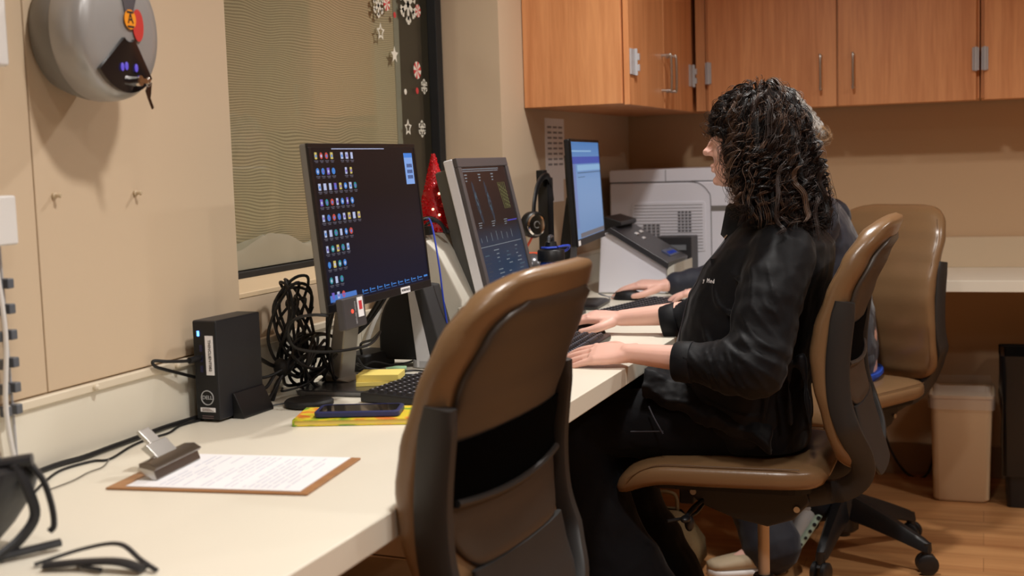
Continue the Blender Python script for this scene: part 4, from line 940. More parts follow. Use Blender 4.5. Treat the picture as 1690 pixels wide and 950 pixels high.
# --- mice
def mouse(label, x, y, rz):
    t = thing('computer_mouse', label, 'mouse', (x, y, DZ), R(rz))
    m = MB(); rings = []
    for i in range(11):
        u = -1+2*i/10; w = .031*math.sqrt(max(.02, 1-u*u*.96)); h = .034*math.sqrt(max(.02, 1-(u*.92+.1)**2))
        rings.append([(u*.055, w*math.cos(a), .002+max(0, h*math.sin(a))) for a in [PI*k/12 for k in range(13)]])
    m.loft(rings); part('shell', m, M_black, t, smooth=True)
    m = MB(); m.cyl((-.03, -.003, .026), (-.03, .003, .026), .009, n=14); part('wheel', m, M_dark, t, smooth=True)
    return t
mouse('black mouse under the far hand of the curly-haired person', -1.035, 3.36, 5)
mouse('black mouse under the hand of the far person', -1.135, 4.20, 0)
desk_cable('mouse_cable', [(-1.185, 4.18, .87), (-1.20, 4.10, .885), (-1.19, 4.02, .90), (-1.15, 4.0, .89), (-1.17, 4.05, .87), (-1.25, 4.08, .865)], .002, 'thin grey mouse cable looping beside the far mouse', mat('wire_grey2', (150, 150, 156), .4))
m = MB(flatM(-1.19, 3.72, DZ, 3)); m.loft([rrect(.035, .05, .008, z=.001), rrect(.035, .05, .008, z=.018), rrect(.03, .045, .008, z=.020)])
t = thing('desk_dock', 'small black docking box with silver edge near the far keyboard', 'dock', (-1.19, 3.72, DZ)); part('case', m, M_black, t, smooth=True, world=True)
m = MB(flatM(-1.19, 3.72, DZ, 3)); m.box((.0345, -.045, .004), (.0365, .045, .008)); part('trim_strip', m, M_chrome, t, world=True)
# khaki quilted bag on the floor under the desk
# ================================================================ task chairs (local x = forward, origin on the floor under the gas lift)
def interp(tab, z):
    if z <= tab[0][0]: return tab[0][1]
    for (a, va), (b_, vb) in zip(tab, tab[1:]):
        if z <= b_:
            t = (z-a)/(b_-a); t = t*t*(3-2*t)*.5+t*.5
            return va+(vb-va)*t
    return tab[-1][1]
XF = [(.60, -.198), (.66, -.178), (.74, -.158), (.82, -.140), (.89, -.133), (.95, -.143), (1.02, -.168), (1.10, -.203), (1.156, -.235), (1.19, -.262)]
def backring(z, hd, hw, off, wrap, n=36, p=3.2):
    xc = interp(XF, z)-off
    ring = []
    for j in range(n):
        a = 2*PI*j/n; c, s = math.cos(a), math.sin(a)
        y = hw*math.copysign(abs(c)**(2/p), c); x = hd*math.copysign(abs(s)**(2/p), s)
        ring.append((xc+x+wrap*((y/.235)**2-.85), y, z))
    return ring
def chair(label, x, y, heading, H=0.0, base_rot=0, light_pole=True):
    t = thing('task_chair', label, 'chair', (x, y, 0), R(heading), 'brown leather task chairs')
    # backrest cushion
    m = MB(); rings = []
    ZT, ZB = 1.190+H, .612+H
    N = 46
    for i in range(N+1):
        u = i/N; z = ZB+(ZT-ZB)*(.5-.5*math.cos(PI*u))*.6+(ZT-ZB)*u*.4
        dt = (ZT-z); db = (z-ZB)
        w = .232 if z > .80+H else .232-.018*((.80+H-z)/.19)
        rt, rb = .145, .10
        if dt < rt: k = 1-dt/rt; w -= .118*(1-math.sqrt(max(0, 1-k**2.3)))
        if db < rb: k = 1-db/rb; w -= .09*(1-math.sqrt(max(0, 1-k*k)))
        hd = .039+.006*math.sin((z-H-.6)/.6*PI)
        ed = min(dt, db); er = .036
        if ed < er: k = 1-ed/er; f_e = math.sqrt(max(.004, 1-k*k)); hd *= f_e; w -= .02*(1-f_e)
        rr_ = backring(z-H, hd*.9, w, .034, .02)
        rings.append([(a, b_, c+H) for a, b_, c in rr_])
    m.loft(rings); cu = part('backrest', m, M_leather, t, smooth=True, angle=80)
    # stitched seam following the cushion edge
    for s_ in (-1, 1):
        m = MB(); seq = []
        for i in range(20):
            z = ZB+.03+(ZT-.045-ZB-.03)*i/19
            dt = ZT-z; w = .232 if z > .80+H else .232-.018*((.80+H-z)/.19)
            if dt < .145: k = 1-dt/.145; w -= .118*(1-math.sqrt(max(0, 1-k**2.3)))
            if z-ZB < .10: k = 1-(z-ZB)/.10; w -= .09*(1-math.sqrt(max(0, 1-k*k)))
            w -= .012
            seq.append((interp(XF, z-H)-.034+.0205+.02*((w/.235)**2-.85), s_*w, z))
        m.tube(seq, .0016, 6)
        part('seam', m, mat('leather_seam', (96, 70, 44), .5), cu, smooth=True)
    # rear shell
    m = MB(); rings = []
    ZT2, ZB2 = 1.145+H, .755+H
    for i in range(31):
        z = ZB2+(ZT2-ZB2)*i/30; dt = ZT2-z; db = z-ZB2
        w = .205 if z > 1.0+H or True else .2
        if dt < .12: k = 1-dt/.12; w -= .085*(1-math.sqrt(max(0, 1-k*k)))
        if db < .11: k = 1-db/.11; w -= .10*(1-math.sqrt(max(0, 1-k*k)))
        hd = .014; ed = min(dt, db)
        if ed < .016: k = 1-ed/.016; f_e = math.sqrt(max(.01, 1-k*k)); hd *= f_e
        rings.append([(a, b_, c+H) for a, b_, c in backring(z-H, hd*.8, w, .034+.036, .02, n=32, p=4)])
    m.loft(rings); sh = part('back_shell', m, M_shell, t, smooth=True, angle=70)
    m = MB(); rings = []
    for i in range(9):
        z = .60+H+.165*i/8
        rings.append([(a, b_, c+H) for a, b_, c in backring(z-H, .006, .17-.05*(i/8-.5)**2*4*(1 if i < 4 else 0), .034+.043, .02, n=28, p=5)])
    m.loft(rings); part('lower_bracket', m, M_frame, t, smooth=True, angle=60)
    # dark lumbar band across the shell
    m = MB(); rings = []
    for i in range(9):
        z = .862+H+.092*i/8
        rings.append([(a, b_, c+H) for a, b_, c in backring(z-H, .005, .203, .034+.046, .02, n=32, p=5)])
    m.loft(rings); part('lumbar_slot', m, mat('slot_black', (5, 5, 5), .95, spec=.02), sh, smooth=True, angle=60)
    m = MB(); m.tube([(interp(XF, .86)-.034-.052+.02*((yy/.235)**2-.85), yy, .868+H-.012*(1-(yy/.2)**2)) for yy in [-.19+.38*i/16 for i in range(17)]], .006, 8); part('lumbar_bar', m, M_frame, sh, smooth=True)
    # side frames: upright, bulge, then forward under the seat
    FR = [(-.222, 1.010), (-.212, .94), (-.205, .86), (-.210, .78), (-.232, .71), (-.252, .655), (-.250, .605), (-.215, .568), (-.15, .545), (-.05, .528), (.03, .520)]
    for s_ in (-1, 1):
        m = MB(); rings = []
        pth = catmull([(a, 0, b_) for a, b_ in FR], 5)
        for i, q in enumerate(pth):
            T = (pth[min(i+1, len(pth)-1)]-pth[max(i-1, 0)]).normalized(); Nn = Vector((T.z, 0, -T.x))
            f = i/(len(pth)-1)
            w = .026 if f > .05 else .021+.005*f/.05
            yc = s_*(.224 if q.z > .72 and f < .6 else .224-.115*min(1, max(0, (.72-q.z)/.19) if f < .75 else 1))
            wy = .013
            rings.append([(q.x+Nn.x*a*w, yc+b_*wy, q.z+H+Nn.z*a*w) for a, b_ in ((-1, -.7), (-.8, -1), (.8, -1), (1, -.7), (1, .7), (.8, 1), (-.8, 1), (-1, .7))])
        m.loft(rings); part('side_frame', m, M_frame, t, smooth=True, angle=50)
    # seat cushion
    m = MB(); rings = []; n = 40
    for i in range(37):
        u = i/36; xx = -.178+.500*u
        zc = .603-.0*u; zc -= .050*max(0, (u-.72)/.28)**2
        hz = .036+.003*math.sin(u*PI)
        dx = min(xx+.178, .322-xx); er = .05
        f_e = math.sqrt(max(.01, 1-(1-dx/er)**2)) if dx < er else 1
        hw = .252-.02*(1-u)**2
        cr = .11
        if dx < cr: k = 1-dx/cr; hw -= .07*(1-math.sqrt(max(0, 1-k*k)))
        hz *= f_e**.8
        ring = []
        for j in range(n):
            a = 2*PI*j/n; c, s = math.cos(a), math.sin(a)
            yy = hw*math.copysign(abs(c)**(2/4.5), c); zz = hz*math.copysign(abs(s)**(2/3), s)
            if s > 0: zz -= .006*(1-(yy/hw)**2)
            ring.append((xx, yy, zc+H+zz))
        rings.append(ring)
    m.loft(rings); se = part('seat', m, M_leather, t, smooth=True, angle=80)
    for s_ in (-1, 1):
        m = MB(); m.tube([(-.12+.40*i/12, s_*(.2445-.015*(1-i/12)**2), .628+H-.04*max(0, (i/12-.75)/.25)**2) for i in range(13)], .0014, 6)
        part('seam', m, MATS['leather_seam'], se, smooth=True)
    m = MB(); m.loft([[(a+.06, b_, c) for a, b_, c in rrect(.20, .20, .05, z=z_+H)] for z_ in (.560, .580)]); part('seat_pan', m, M_blackm, t)
    # mechanism box, bolts, levers
    m = MB(); m.prism([(-.12, .562), (.15, .562), (.165, .540), (.13, .508), (.05, .478), (-.03, .462), (-.09, .482), (-.13, .525)], 'y', -.13, .13)
    for v in range(len(m.v)): m.v[v] = (m.v[v][0], m.v[v][1], m.v[v][2]+H)
    me_ = part('mechanism', m, M_frame, t, .006)
    m = MB(); m.box((-.13, -.115, .54+H), (.19, .115, .566+H)); m.box((.15, -.11, .50+H), (.185, .11, .55+H)); part('cross_plate', m, M_blackm, me_, .004)
    m = MB()
    for xx, zz in ((.145, .538), (-.100, .510), (.02, .552)):
        for s_ in (-1, 1):
            yb = s_*.132
            m.cyl((xx, yb-.004*1, zz+H), (xx, yb+.004, zz+H), .0075, n=14)
    part('bolts', m, M_steel, me_, smooth=True)
    m = MB(); m.tube([(.12, .12, .52+H), (.14, .16, .505+H), (.15, .20, .49+H)], .006, 8, smooth=4); m.ell((.150, .20, .489+H), (.012, .018, .009)); part('lever', m, M_black, me_, smooth=True)
    m = MB(); m.tube([(.12, .12, .51+H), (.14, .17, .49+H), (.19, .215, .485+H)], .004, 8, smooth=4); m.ell((.145, .18, .474+H), (.012, .014, .02)); part('lever', m, M_black, me_, smooth=True)
    # gas lift
    m = MB(); m.cyl((0, 0, .20), (0, 0, .485+H), .0145, n=20); part('gas_lift', m, mat('lift_steel', (206, 184, 160), .35, metal=.25), t, smooth=True)
    m = MB(); m.lathe((0, 0, 0), [(.024, .07), (.027, .09), (.027, .30), (.024, .305)], 20); part('lift_sleeve', m, M_black, t, smooth=True)
    m = MB(); m.lathe((0, 0, 0), [(.04, .085), (.052, .095), (.056, .185), (.048, .215), (.03, .225)], 24); hub = part('hub', m, M_black, t, smooth=True)
    for k in range(5):
        a = R(base_rot-heading+72*k); M_ = Matrix.Rotation(a, 4, 'Z')
        m = MB(M_); rings = []
        for i in range(13):
            u = i/12; xx = .03+.28*u; zc = .172-.088*u**1.15; w = .033-.014*u; h = .042-.024*u
            if i == 12: w *= .8; h *= .8
            rings.append([(xx, w*aa, zc+h*bb) for aa, bb in ((-1, -.8), (-.75, .6), (-.45, 1), (.45, 1), (.75, .6), (1, -.8), (.6, -1), (-.6, -1))])
        m.loft(rings); m.cyl((.30, 0, .06), (.30, 0, .10), .014, n=14)
        lg = part('base_leg', m, M_black, t, smooth=True, angle=50)
        m = MB(M_ @ Matrix.Translation((.30, 0, 0)) @ Matrix.Rotation(R(40+77*k), 4, 'Z'))
        for s_ in (-1, 1): m.lathe((0, s_*.017-.0095, .0332), [(.009, 0), (.029, .001), (.033, .004), (.033, .015), (.029, .018), (.009, .019)], 24, 'y')
        m.prism([(-.012, .03), (-.022, .045), (-.016, .060), (.004, .066), (.02, .052), (.012, .035)], 'y', -.006, .006)
        part('caster', m, M_black, lg, smooth=True, angle=40)
    return t
chair('brown leather task chair seen from behind, empty, closest to the camera', -.905, 1.81, 177, H=0.0, base_rot=10)
chair('brown leather task chair seen side-on carrying the curly-haired person', -.51, 3.10, 180, base_rot=60)
chair('brown leather task chair of the far person, its front face turned to the wastebasket side', -.44, 4.27, 238, H=-.035, base_rot=-25)
# ================================================================ people
def V(*a): return Vector(a)
def ringf(c, u, w, hu, hw, n=20, p=2.3):
    """superellipse ring centred c, axes u (half hu) and w (half hw)"""
    out = []
    for j in range(n):
        a = 2*PI*j/n; cc, ss = math.cos(a), math.sin(a)
        out.append(Vector(c)+Vector(u)*hu*math.copysign(abs(cc)**(2/p), cc)+Vector(w)*hw*math.copysign(abs(ss)**(2/p), ss))
    return out
def remesh(o, vox, smooth_it=3, fac=.5):
    r = o.modifiers.new('remesh', 'REMESH'); r.mode = 'VOXEL'; r.voxel_size = vox; r.use_smooth_shade = True
    s = o.modifiers.new('smooth', 'SMOOTH'); s.factor = fac; s.iterations = smooth_it
def bake(o):
    dg = bpy.context.evaluated_depsgraph_get()
    me = bpy.data.meshes.new_from_object(o.evaluated_get(dg))
    mats = [m for m in o.data.materials]
    old = o.data; o.modifiers.clear(); o.data = me
    bpy.data.meshes.remove(old)
    if not me.materials:
        for mm in mats: me.materials.append(mm)
    me.polygons.foreach_set('use_smooth', [True]*len(me.polygons))
def hand(mb, wrist, fdir, up, thumb_side, curl=(.25, .25, .25, .25), spread=.05, scale=1.0, rest=None, thumb_curl=.3, palm_w=.041):
    """fdir: wrist to fingers; up: back of the hand; thumb_side: +1/-1 times (fdir x up)"""
    f = Vector(fdir).normalized(); u = Vector(up); u = (u-f*u.dot(f)).normalized(); s = f.cross(u)*thumb_side
    w = Vector(wrist); k = scale
    rings = []
    for d, hw, hh, zo in ((-.02, .026, .019, 0), (0, .027, .018, 0), (.025, .034, .0165, .001), (.05, .040, .0155, .003), (.075, .0415, .0145, .004), (.09, .040, .012, .003)):
        rings.append(ringf(w+f*d*k+u*zo*k, s, u, hw*k, hh*k, 20, 2.6))
    mb.loft(rings)
    L = ((.042, .026, .021), (.046, .030, .023), (.042, .028, .022), (.033, .021, .019))
    off = (.030, .010, -.0105, -.029); rad = (.0092, .0095, .0090, .0080); st = (.082, .088, .084, .074)
    for i in range(4):
        p = w+f*st[i]*k+s*off[i]*k+u*.004*k
        ang = -.02; d = (f+s*spread*(1.2-i)*1.0).normalized()
        pts = [p-d*.02*k, p]; c = curl[i]
        for j, l in enumerate(L[i]):
            ang += c*(.9 if j == 0 else 1.25 if j == 1 else .8)
            dd = d*math.cos(ang)-u*math.sin(ang)
            p = p+dd*l*k; pts.append(p)
        rr_ = [rad[i]*1.05*k, rad[i]*1.12*k, rad[i]*k, rad[i]*.88*k, rad[i]*.74*k]
        mb.tube(pts, rr_, 12, smooth=4, round_end=True)
        mb.ell(w+f*(st[i]+.002)*k+s*off[i]*k+u*.0085*k, (.0085*k,)*3, 10, 8)
    # thumb from the side of the palm near its base
    p0 = w+f*.018*k+s*.022*k-u*.004*k
    d1 = (f*.62+s*.78-u*.12).normalized(); p1 = p0+d1*.040*k
    d2 = (f*.88+s*.40-u*.12*(1+thumb_curl)).normalized(); p2 = p1+d2*.032*k
    d3 = (f*.97+s*.10-u*.2*thumb_curl).normalized(); p3 = p2+d3*.024*k
    mb.tube([p0, p1, p2, p3], [.0155*k, .0125*k, .0108*k, .0088*k], 12, smooth=4, round_end=True)
def nails(mb, *a): pass
def head(mb, c, yaw, s=1.0, pitch=0):
    """c = centre of the skull; face looks along local +x rotated by yaw"""
    M0 = mb.M; mb.M = Matrix.Translation(c) @ Matrix.Rotation(yaw, 4, 'Z') @ Matrix.Rotation(pitch, 4, 'Y') @ Matrix.Scale(s, 4)
    mb.ell((-.010, 0, .020), (.094, .074, .086), 32, 20)
    mb.ell((.030, 0, -.012), (.064, .062, .090), 28, 18)
    # lower face and jaw as a loft of horizontal rings
    rings = []
    for z, xf, xb, w in ((.03, .090, -.03, .064), (.0, .088, -.03, .064), (-.03, .087, -.03, .060), (-.055, .088, -.028, .054), (-.068, .088, -.024, .047), (-.081, .088, -.012, .038), (-.091, .084, .01, .028), (-.098, .076, .025, .016)):
        rings.append([(p.x, p.y, p.z) for p in ringf(((xf+xb)/2, 0, z), (1, 0, 0), (0, 1, 0), (xf-xb)/2, w, 24, 2.3)])
    mb.loft(rings)
    mb.ell((.083, 0, -.084), (.013, .017, .012))                       # chin
    mb.ell((.078, 0, .036), (.014, .046, .012))                       # brow ridge
    mb.loft([[(.086, -.007, .026), (.094, 0, .027), (.086, .007, .026)], [(.086, -.010, .004), (.108, 0, .006), (.086, .010, .004)], [(.084, -.014, -.014), (.119, 0, -.011), (.084, .014, -.014)], [(.084, -.013, -.022), (.110, 0, -.023), (.084, .013, -.022)]])
    mb.ell((.1085, 0, -.0145), (.0115, .0105, .0095)); mb.ell((.096, .0125, -.017), (.010, .0075, .0075)); mb.ell((.096, -.0125, -.017), (.010, .0075, .0075))
    mb.ell((.0925, 0, -.0475), (.0090, .023, .0052)); mb.ell((.0905, 0, -.0585), (.0090, .020, .0062))  # lips
    for s_ in (-1, 1):
        mb.ell((.072, s_*.034, .014), (.017, .015, .0115)); mb.ell((.066, s_*.044, -.018), (.02, .018, .018))
        mb.ell((-.008, s_*.076, -.006), (.018, .006, .030)); mb.ell((-.004, s_*.078, -.028), (.010, .006, .012))
    mb.M = M0
def limbtube(mb, pts, rad, n=18, k=6, flat=1.0, up=None, fold=0, folds=None):
    p = catmull(pts, k); rr_ = lerp_list(rad, len(p))
    if fold:
        rr_ = [r+fold*(.5+.5*math.sin(i*1.15+math.sin(i*.5)*1.3))*(folds(i/(len(p)-1)) if folds else 1) for i, r in enumerate(rr_)]
    mb.tube(p, rr_, n, flat=flat, up=up, round_end=True)

def make_person(label, J, parts=True):
    t = thing('person', label, 'person', J['root'])
    # ---- body: one continuous surface
    m = MB()
    head(m, J['head'], J['yaw'], J.get('hs', 1.0), J.get('hp', 0))
    limbtube(m, [J['chest'], J['neck'], J['head']+V(*J.get('neckoff', (.02, 0, -.03)))], [.07, .052, .05], 18)
    m.loft([ringf(c, (1, 0, 0), (0, 1, 0), a, b_, 24) for c, a, b_ in J['torso']])
    for sd in (0, 1):
        sh, el, wr = J['sh'][sd], J['el'][sd], J['wr'][sd]
        limbtube(m, [sh, (sh+el)/2, el], [.046, .044, .036], 16)
        limbtube(m, [el, el*.65+wr*.35, el*.3+wr*.7, wr], [.038, .039, .032, .0255], 18, flat=.86, up=(0, 0, 1))
        hd = J['hand'][sd]
        hand(m, wr, hd['f'], hd['u'], hd['ts'], hd['curl'], hd.get('spread', .06), hd.get('k', 1.0), thumb_curl=hd.get('tc', .3))
        hp, kn, an, toe = J['hip'][sd], J['kn'][sd], J['an'][sd], J['toe'][sd]
        limbtube(m, [hp, (hp+kn)/2, kn], [.085, .075, .055], 16); limbtube(m, [kn, kn*.6+an*.4, an], [.052, .05, .036], 16)
        limbtube(m, [an, an*.4+toe*.6-V(0, 0, .01), toe], [.036, .032, .02], 12)
    body = part('body', m, M_skin, t, world=True, fix=False); remesh(body, .0026, 4, .5); bake(body)
    return t

def wrinkle(o, amp, size, depth=2, name='cloth_folds', dirn=None):
    tx = bpy.data.textures.new(name, 'CLOUDS'); tx.noise_scale = size; tx.noise_depth = depth
    d = o.modifiers.new('folds', 'DISPLACE'); d.texture = tx; d.strength = amp; d.mid_level = .5; d.texture_coords = 'LOCAL'
# ---------------------------------------------------------------- hair made of many curling strands
def strands(name, parent, mats, paths, rad, wgts, nseg=3):
    """paths: array S x K x 3, rad: S, wgts: material index per strand"""
    P = np.asarray(paths, float); S, K, _ = P.shape
    T = np.gradient(P, axis=1); T /= np.linalg.norm(T, axis=2, keepdims=True)+1e-9
    ref = np.tile(np.array([.31, .87, .38]), (S, K, 1)); U = np.cross(T, ref); U /= np.linalg.norm(U, axis=2, keepdims=True)+1e-9; B = np.cross(T, U)
    taper = np.ones(K); taper[-6:] = np.linspace(1, .2, 6)
    rr_ = rad[:, None]*taper[None, :]
    rings = []
    for j in range(nseg):
        a = 2*PI*j/nseg; rings.append(P+(U*math.cos(a)+B*math.sin(a))*rr_[:, :, None])
    Vv = np.stack(rings, axis=2).reshape(-1, 3)          # S,K,nseg
    s = np.arange(S)[:, None, None]; k = np.arange(K-1)[None, :, None]; j = np.arange(nseg)[None, None, :]; j2 = (j+1) % nseg
    base = s*K*nseg
    F = np.stack([base+k*nseg+j, base+k*nseg+j2, base+(k+1)*nseg+j2, base+(k+1)*nseg+j], axis=-1).reshape(-1, 4)
    me = bpy.data.meshes.new(name)
    me.vertices.add(len(Vv)); me.vertices.foreach_set('co', Vv.astype(np.float32).ravel())
    me.loops.add(F.size); me.loops.foreach_set('vertex_index', F.astype(np.int32).ravel())
    me.polygons.add(len(F)); me.polygons.foreach_set('loop_start', np.arange(0, F.size, 4, dtype=np.int32)); me.polygons.foreach_set('loop_total', np.full(len(F), 4, dtype=np.int32))
    for mm in mats: me.materials.append(mm)
    me.polygons.foreach_set('material_index', np.repeat(np.asarray(wgts, dtype=np.int32), (K-1)*nseg)); me.polygons.foreach_set('use_smooth', np.ones(len(F), dtype=bool))
    me.update(calc_edges=True); me.validate()
    o = bpy.data.objects.new(name, me); COL.objects.link(o); o.parent = parent; o.matrix_parent_inverse = parent.matrix_basis.inverted()
    return o
def hair_mat(name, c1, rough=.38):
    m = mat(name, c1, rough, spec=.3); return m
def grow(center, scalp, env, n_lock, per, K, length, face_yaw, curl_r, curl_l, zfloor, seed, back_bias=.35, clump=.006, up_rate=.05, region=None, face_clip=None):
    """locks rooted on the scalp that fall over an envelope made of ellipsoids (centre, radii)"""
    rg = np.random.default_rng(seed); out = []
    fd = np.array([math.cos(face_yaw), math.sin(face_yaw), 0.]); C_ = np.array(center); sc = np.array(scalp)
    sdv = np.array([-fd[1], fd[0], 0])
    i = 0; tries = 0
    while i < n_lock and tries < n_lock*40:
        tries += 1
        d = rg.normal(size=3); d /= np.linalg.norm(d)
        fx = d @ fd; sy = d @ sdv; z = d[2]
        # leave the face free
        if z < -.45: continue
        if fx > .50 and z < .52: continue
        if fx > .1 and z < -.05: continue
        if region and not region(fx, sy, z): continue
        p = C_+(fd*fx*sc[0]+sdv*sy*sc[1]+np.array([0, 0, z*sc[2]]))
        L = length(fx, sy, z, rg); step = L/K
        lift = rg.uniform(.98, 1.12)
        v = (fd*fx+sdv*sy+np.array([0, 0, z*.8]))*.4
        ph = rg.uniform(0, 2*PI); path = []; zf = zfloor(p, rg)+rg.uniform(-.02, .035)
        tang = np.array([0, 0, -1.])+fd*(-back_bias if fx < .1 else .05 if fx < .35 else .22 if z > .4 else -.05)+sdv*(.35*np.sign(sy)*abs(sy))+rg.normal(size=3)*.12
        v = v+tang*.6; v /= np.linalg.norm(v)
        for k in range(K):
            path.append(p.copy())
            f_ = min(1, .5+k/5)
            v = v*(1-.28*f_)+tang*.28*f_; v /= np.linalg.norm(v)
            p = p+v*step
            # push out of the envelope
            for ec, er in env:
                ec = np.array(ec); er = np.array(er)*lift
                q = (p-ec)/er; r = np.linalg.norm(q)
                if r < 1: p = ec+q/r*er
            if p[2] < zf and k > 6: break
        path = np.array(path)
        if face_clip: path[:, 0] = np.where(path[:, 2] < face_clip[1], np.maximum(path[:, 0], face_clip[0]+np.clip((1.34-path[:, 2])/.10, 0, 1)*.042), path[:, 0]); path[:, 0] = np.minimum(path[:, 0], -.352)
        if len(path) < K: path = np.stack([np.interp(np.linspace(0, len(path)-1, K), np.arange(len(path)), path[:, c]) for c in range(3)], 1)
        for _ in range(2): path[1:-1] = (path[:-2]+2*path[1:-1]+path[2:])/4
        # helical curl grows along the lock
        T = np.gradient(path, axis=0); T /= np.linalg.norm(T, axis=1, keepdims=True)+1e-9
        U = np.cross(T, np.array([.2, .3, .93])); U /= np.linalg.norm(U, axis=1, keepdims=True)+1e-9; B = np.cross(T, U)
        s_ = np.concatenate([[0], np.cumsum(np.linalg.norm(np.diff(path, axis=0), axis=1))])
        cr = rg.uniform(*curl_r); cl = rg.uniform(*curl_l); cl = cl*(1+.3*np.sin(s_*rg.uniform(12, 30)+ph)); amp = np.clip(s_/.10, 0, 1)*cr
        hel = (U*np.cos(2*PI*s_/cl+ph)[:, None]+B*np.sin(2*PI*s_/cl+ph)[:, None])*amp[:, None]
        core = path+hel
        for q in range(per):
            o1, o2 = rg.normal(size=2)*clump*.5; fz = rg.uniform(0, .5)
            wob = np.sin(s_*rg.uniform(40, 90)+rg.uniform(0, 6))*.0012
            out.append(core+U*(o1*(.4+amp[:, None]/cr)+wob[:, None])+B*o2*(.4+amp[:, None]/cr))
        i += 1
    return np.array(out)
# ---------------------------------------------------------------- nearer person, curly dark hair
Yc = 3.08
J = dict(root=(-.50, Yc, 0), head=V(-.522, Yc, 1.362), yaw=PI, chest=V(-.47, Yc, 1.10), neck=V(-.488, Yc, 1.215),
    torso=[((-.50, Yc, .68), .10, .15), ((-.505, Yc, .78), .11, .155), ((-.50, Yc, .92), .10, .135), ((-.485, Yc, 1.04), .11, .155), ((-.47, Yc, 1.13), .08, .15), ((-.475, Yc, 1.18), .055, .07)],
    sh=[V(-.435, 2.915, 1.115), V(-.445, 3.245, 1.115)], el=[V(-.475, 2.80, .875), V(-.640, 3.37, .93)], wr=[V(-.768, 2.825, .893), V(-.935, 3.36, .905)],
    hand=[dict(f=(-.985, .03, -.10), u=(.05, -.38, .93), ts=1, curl=(.16, .15, .13, .10), spread=.07),
          dict(f=(-1, -.04, -.02), u=(0, -.15, 1), ts=-1, curl=(.22, .26, .30, .34), spread=.03, tc=.6)],
    hip=[V(-.52, 3.00, .715), V(-.52, 3.17, .715)], kn=[V(-.95, 2.95, .690), V(-.95, 3.23, .690)], an=[V(-.745, 2.97, .13), V(-.775, 3.22, .13)], toe=[V(-.86, 2.96, .05), V(-.89, 3.23, .05)])
p1 = make_person('person with curly dark hair and a black jacket seated and typing with both hands', J)
# jacket
m = MB()
m.loft([ringf(c, (1, 0, 0), (0, 1, 0), a, b_, 30, 2.5) for c, a, b_ in [((-.50, Yc, .645), .108, .165), ((-.535, Yc, .70), .145, .185), ((-.553, Yc, .77), .160, .190), ((-.548, Yc, .86), .163, .185), ((-.530, Yc, .94), .162, .182), ((-.510, Yc, 1.01), .160, .186), ((-.485, Yc, 1.075), .150, .196), ((-.463, Yc, 1.125), .128, .188), ((-.465, Yc, 1.165), .098, .135), ((-.475, Yc, 1.195), .070, .080)]])
for sd, (sh, el, cf) in enumerate(((J['sh'][0], J['el'][0], V(-.655, 2.815, .878)), (J['sh'][1], J['el'][1], V(-.815, 3.358, .895)))):
    limbtube(m, [sh+V(0, (.02 if sd == 0 else -.02), -.005), sh*.7+el*.3, sh*.35+el*.65, el], [.078, .076, .070, .068], 22, 9, fold=.008, folds=lambda u: u**1.2)
    d = (cf-el).normalized(); limbtube(m, [el, el*.6+cf*.4, cf-d*.075], [.066, .058, .043], 22, 9, fold=.008, folds=lambda u: 1.0)
    m.tube([cf-d*.09, cf-d*.04, cf-d*.012], [.046, .044, .040], 22)
# hanging front and side hem over the lap, long folds on the flank
for k in range(3, 9):
    xx = -.67+.034*k; m.tube([(xx, Yc-.150-.004*k, 1.02-.02*k), (xx+.012, Yc-.178, .88), (xx+.03*math.sin(k), Yc-.182, .72+.008*(8-k))], [.006, .012, .006], 8, smooth=5, round_end=True)
for k in range(3):
    m.tube([(-.60+.02*k, Yc-.13-.01*k, 1.10-.01*k), (-.56+.015*k, Yc-.165, 1.02-.03*k), (-.50+.01*k, Yc-.18, .96-.04*k)], [.005, .010, .005], 8, smooth=5, round_end=True)
jk = part('jacket', m, M_jacket, p1, world=True, fix=False); remesh(jk, .004, 4, .5); wrinkle(jk, .016, .085); bake(jk)
from mathutils.bvhtree import BVHTree
def bvh(o): return BVHTree.FromPolygons([v.co.copy() for v in o.data.vertices], [tuple(p.vertices) for p in o.data.polygons])
bj = bvh(jk)
def onj(p, off=.001, b=None): q = (b or bj).find_nearest(Vector(p)); return q[0]+q[1]*off
# soft folds laid on the surface: round the elbow, up the sleeve, from the armpit and across the flank
FO = []
for k in range(9):
    t0 = k/8; xa = -.645+.15*t0
    FO.append(([(xa, 2.76, .93-.01*t0), (xa+.014, 2.74, .90-.01*t0), (xa+.036+.010*math.sin(k*1.7), 2.735, .862-.012*t0), (xa+.060, 2.75, .822-.012*t0)], .0065+.002*math.sin(k*2.3)))
for k in range(6):
    FO.append(([(-.560+.026*k, 2.78, .95+.022*k), (-.515+.022*k, 2.73, .925+.024*k), (-.465+.015*k, 2.73, .885+.030*k), (-.42+.008*k, 2.76, .85+.03*k)], .0075-.0005*k))
FO += [([(-.575, 2.86, 1.10), (-.555, 2.82, 1.04), (-.548, 2.80, .98), (-.552, 2.81, .95)], .008), ([(-.60, 2.90, 1.06), (-.585, 2.87, 1.0), (-.57, 2.86, .96)], .008), ([(-.45, 2.80, 1.12), (-.43, 2.79, 1.05), (-.425, 2.80, .98)], .006), ([(-.52, 2.83, 1.13), (-.49, 2.80, 1.08), (-.475, 2.79, 1.0)], .007),
       ([(-.66, 2.90, .86), (-.60, 2.89, .83), (-.52, 2.89, .80), (-.45, 2.89, .79)], .008), ([(-.68, 2.90, .82), (-.61, 2.89, .775), (-.53, 2.89, .745), (-.46, 2.89, .735)], .008), ([(-.62, 2.90, .95), (-.60, 2.89, .91), (-.57, 2.88, .88)], .008)]
m = MB(); mm_ = jk.data; m.v = [tuple(v.co) for v in mm_.vertices]; m.f = [tuple(p.vertices) for p in mm_.polygons]; m.mi = [0]*len(m.f)
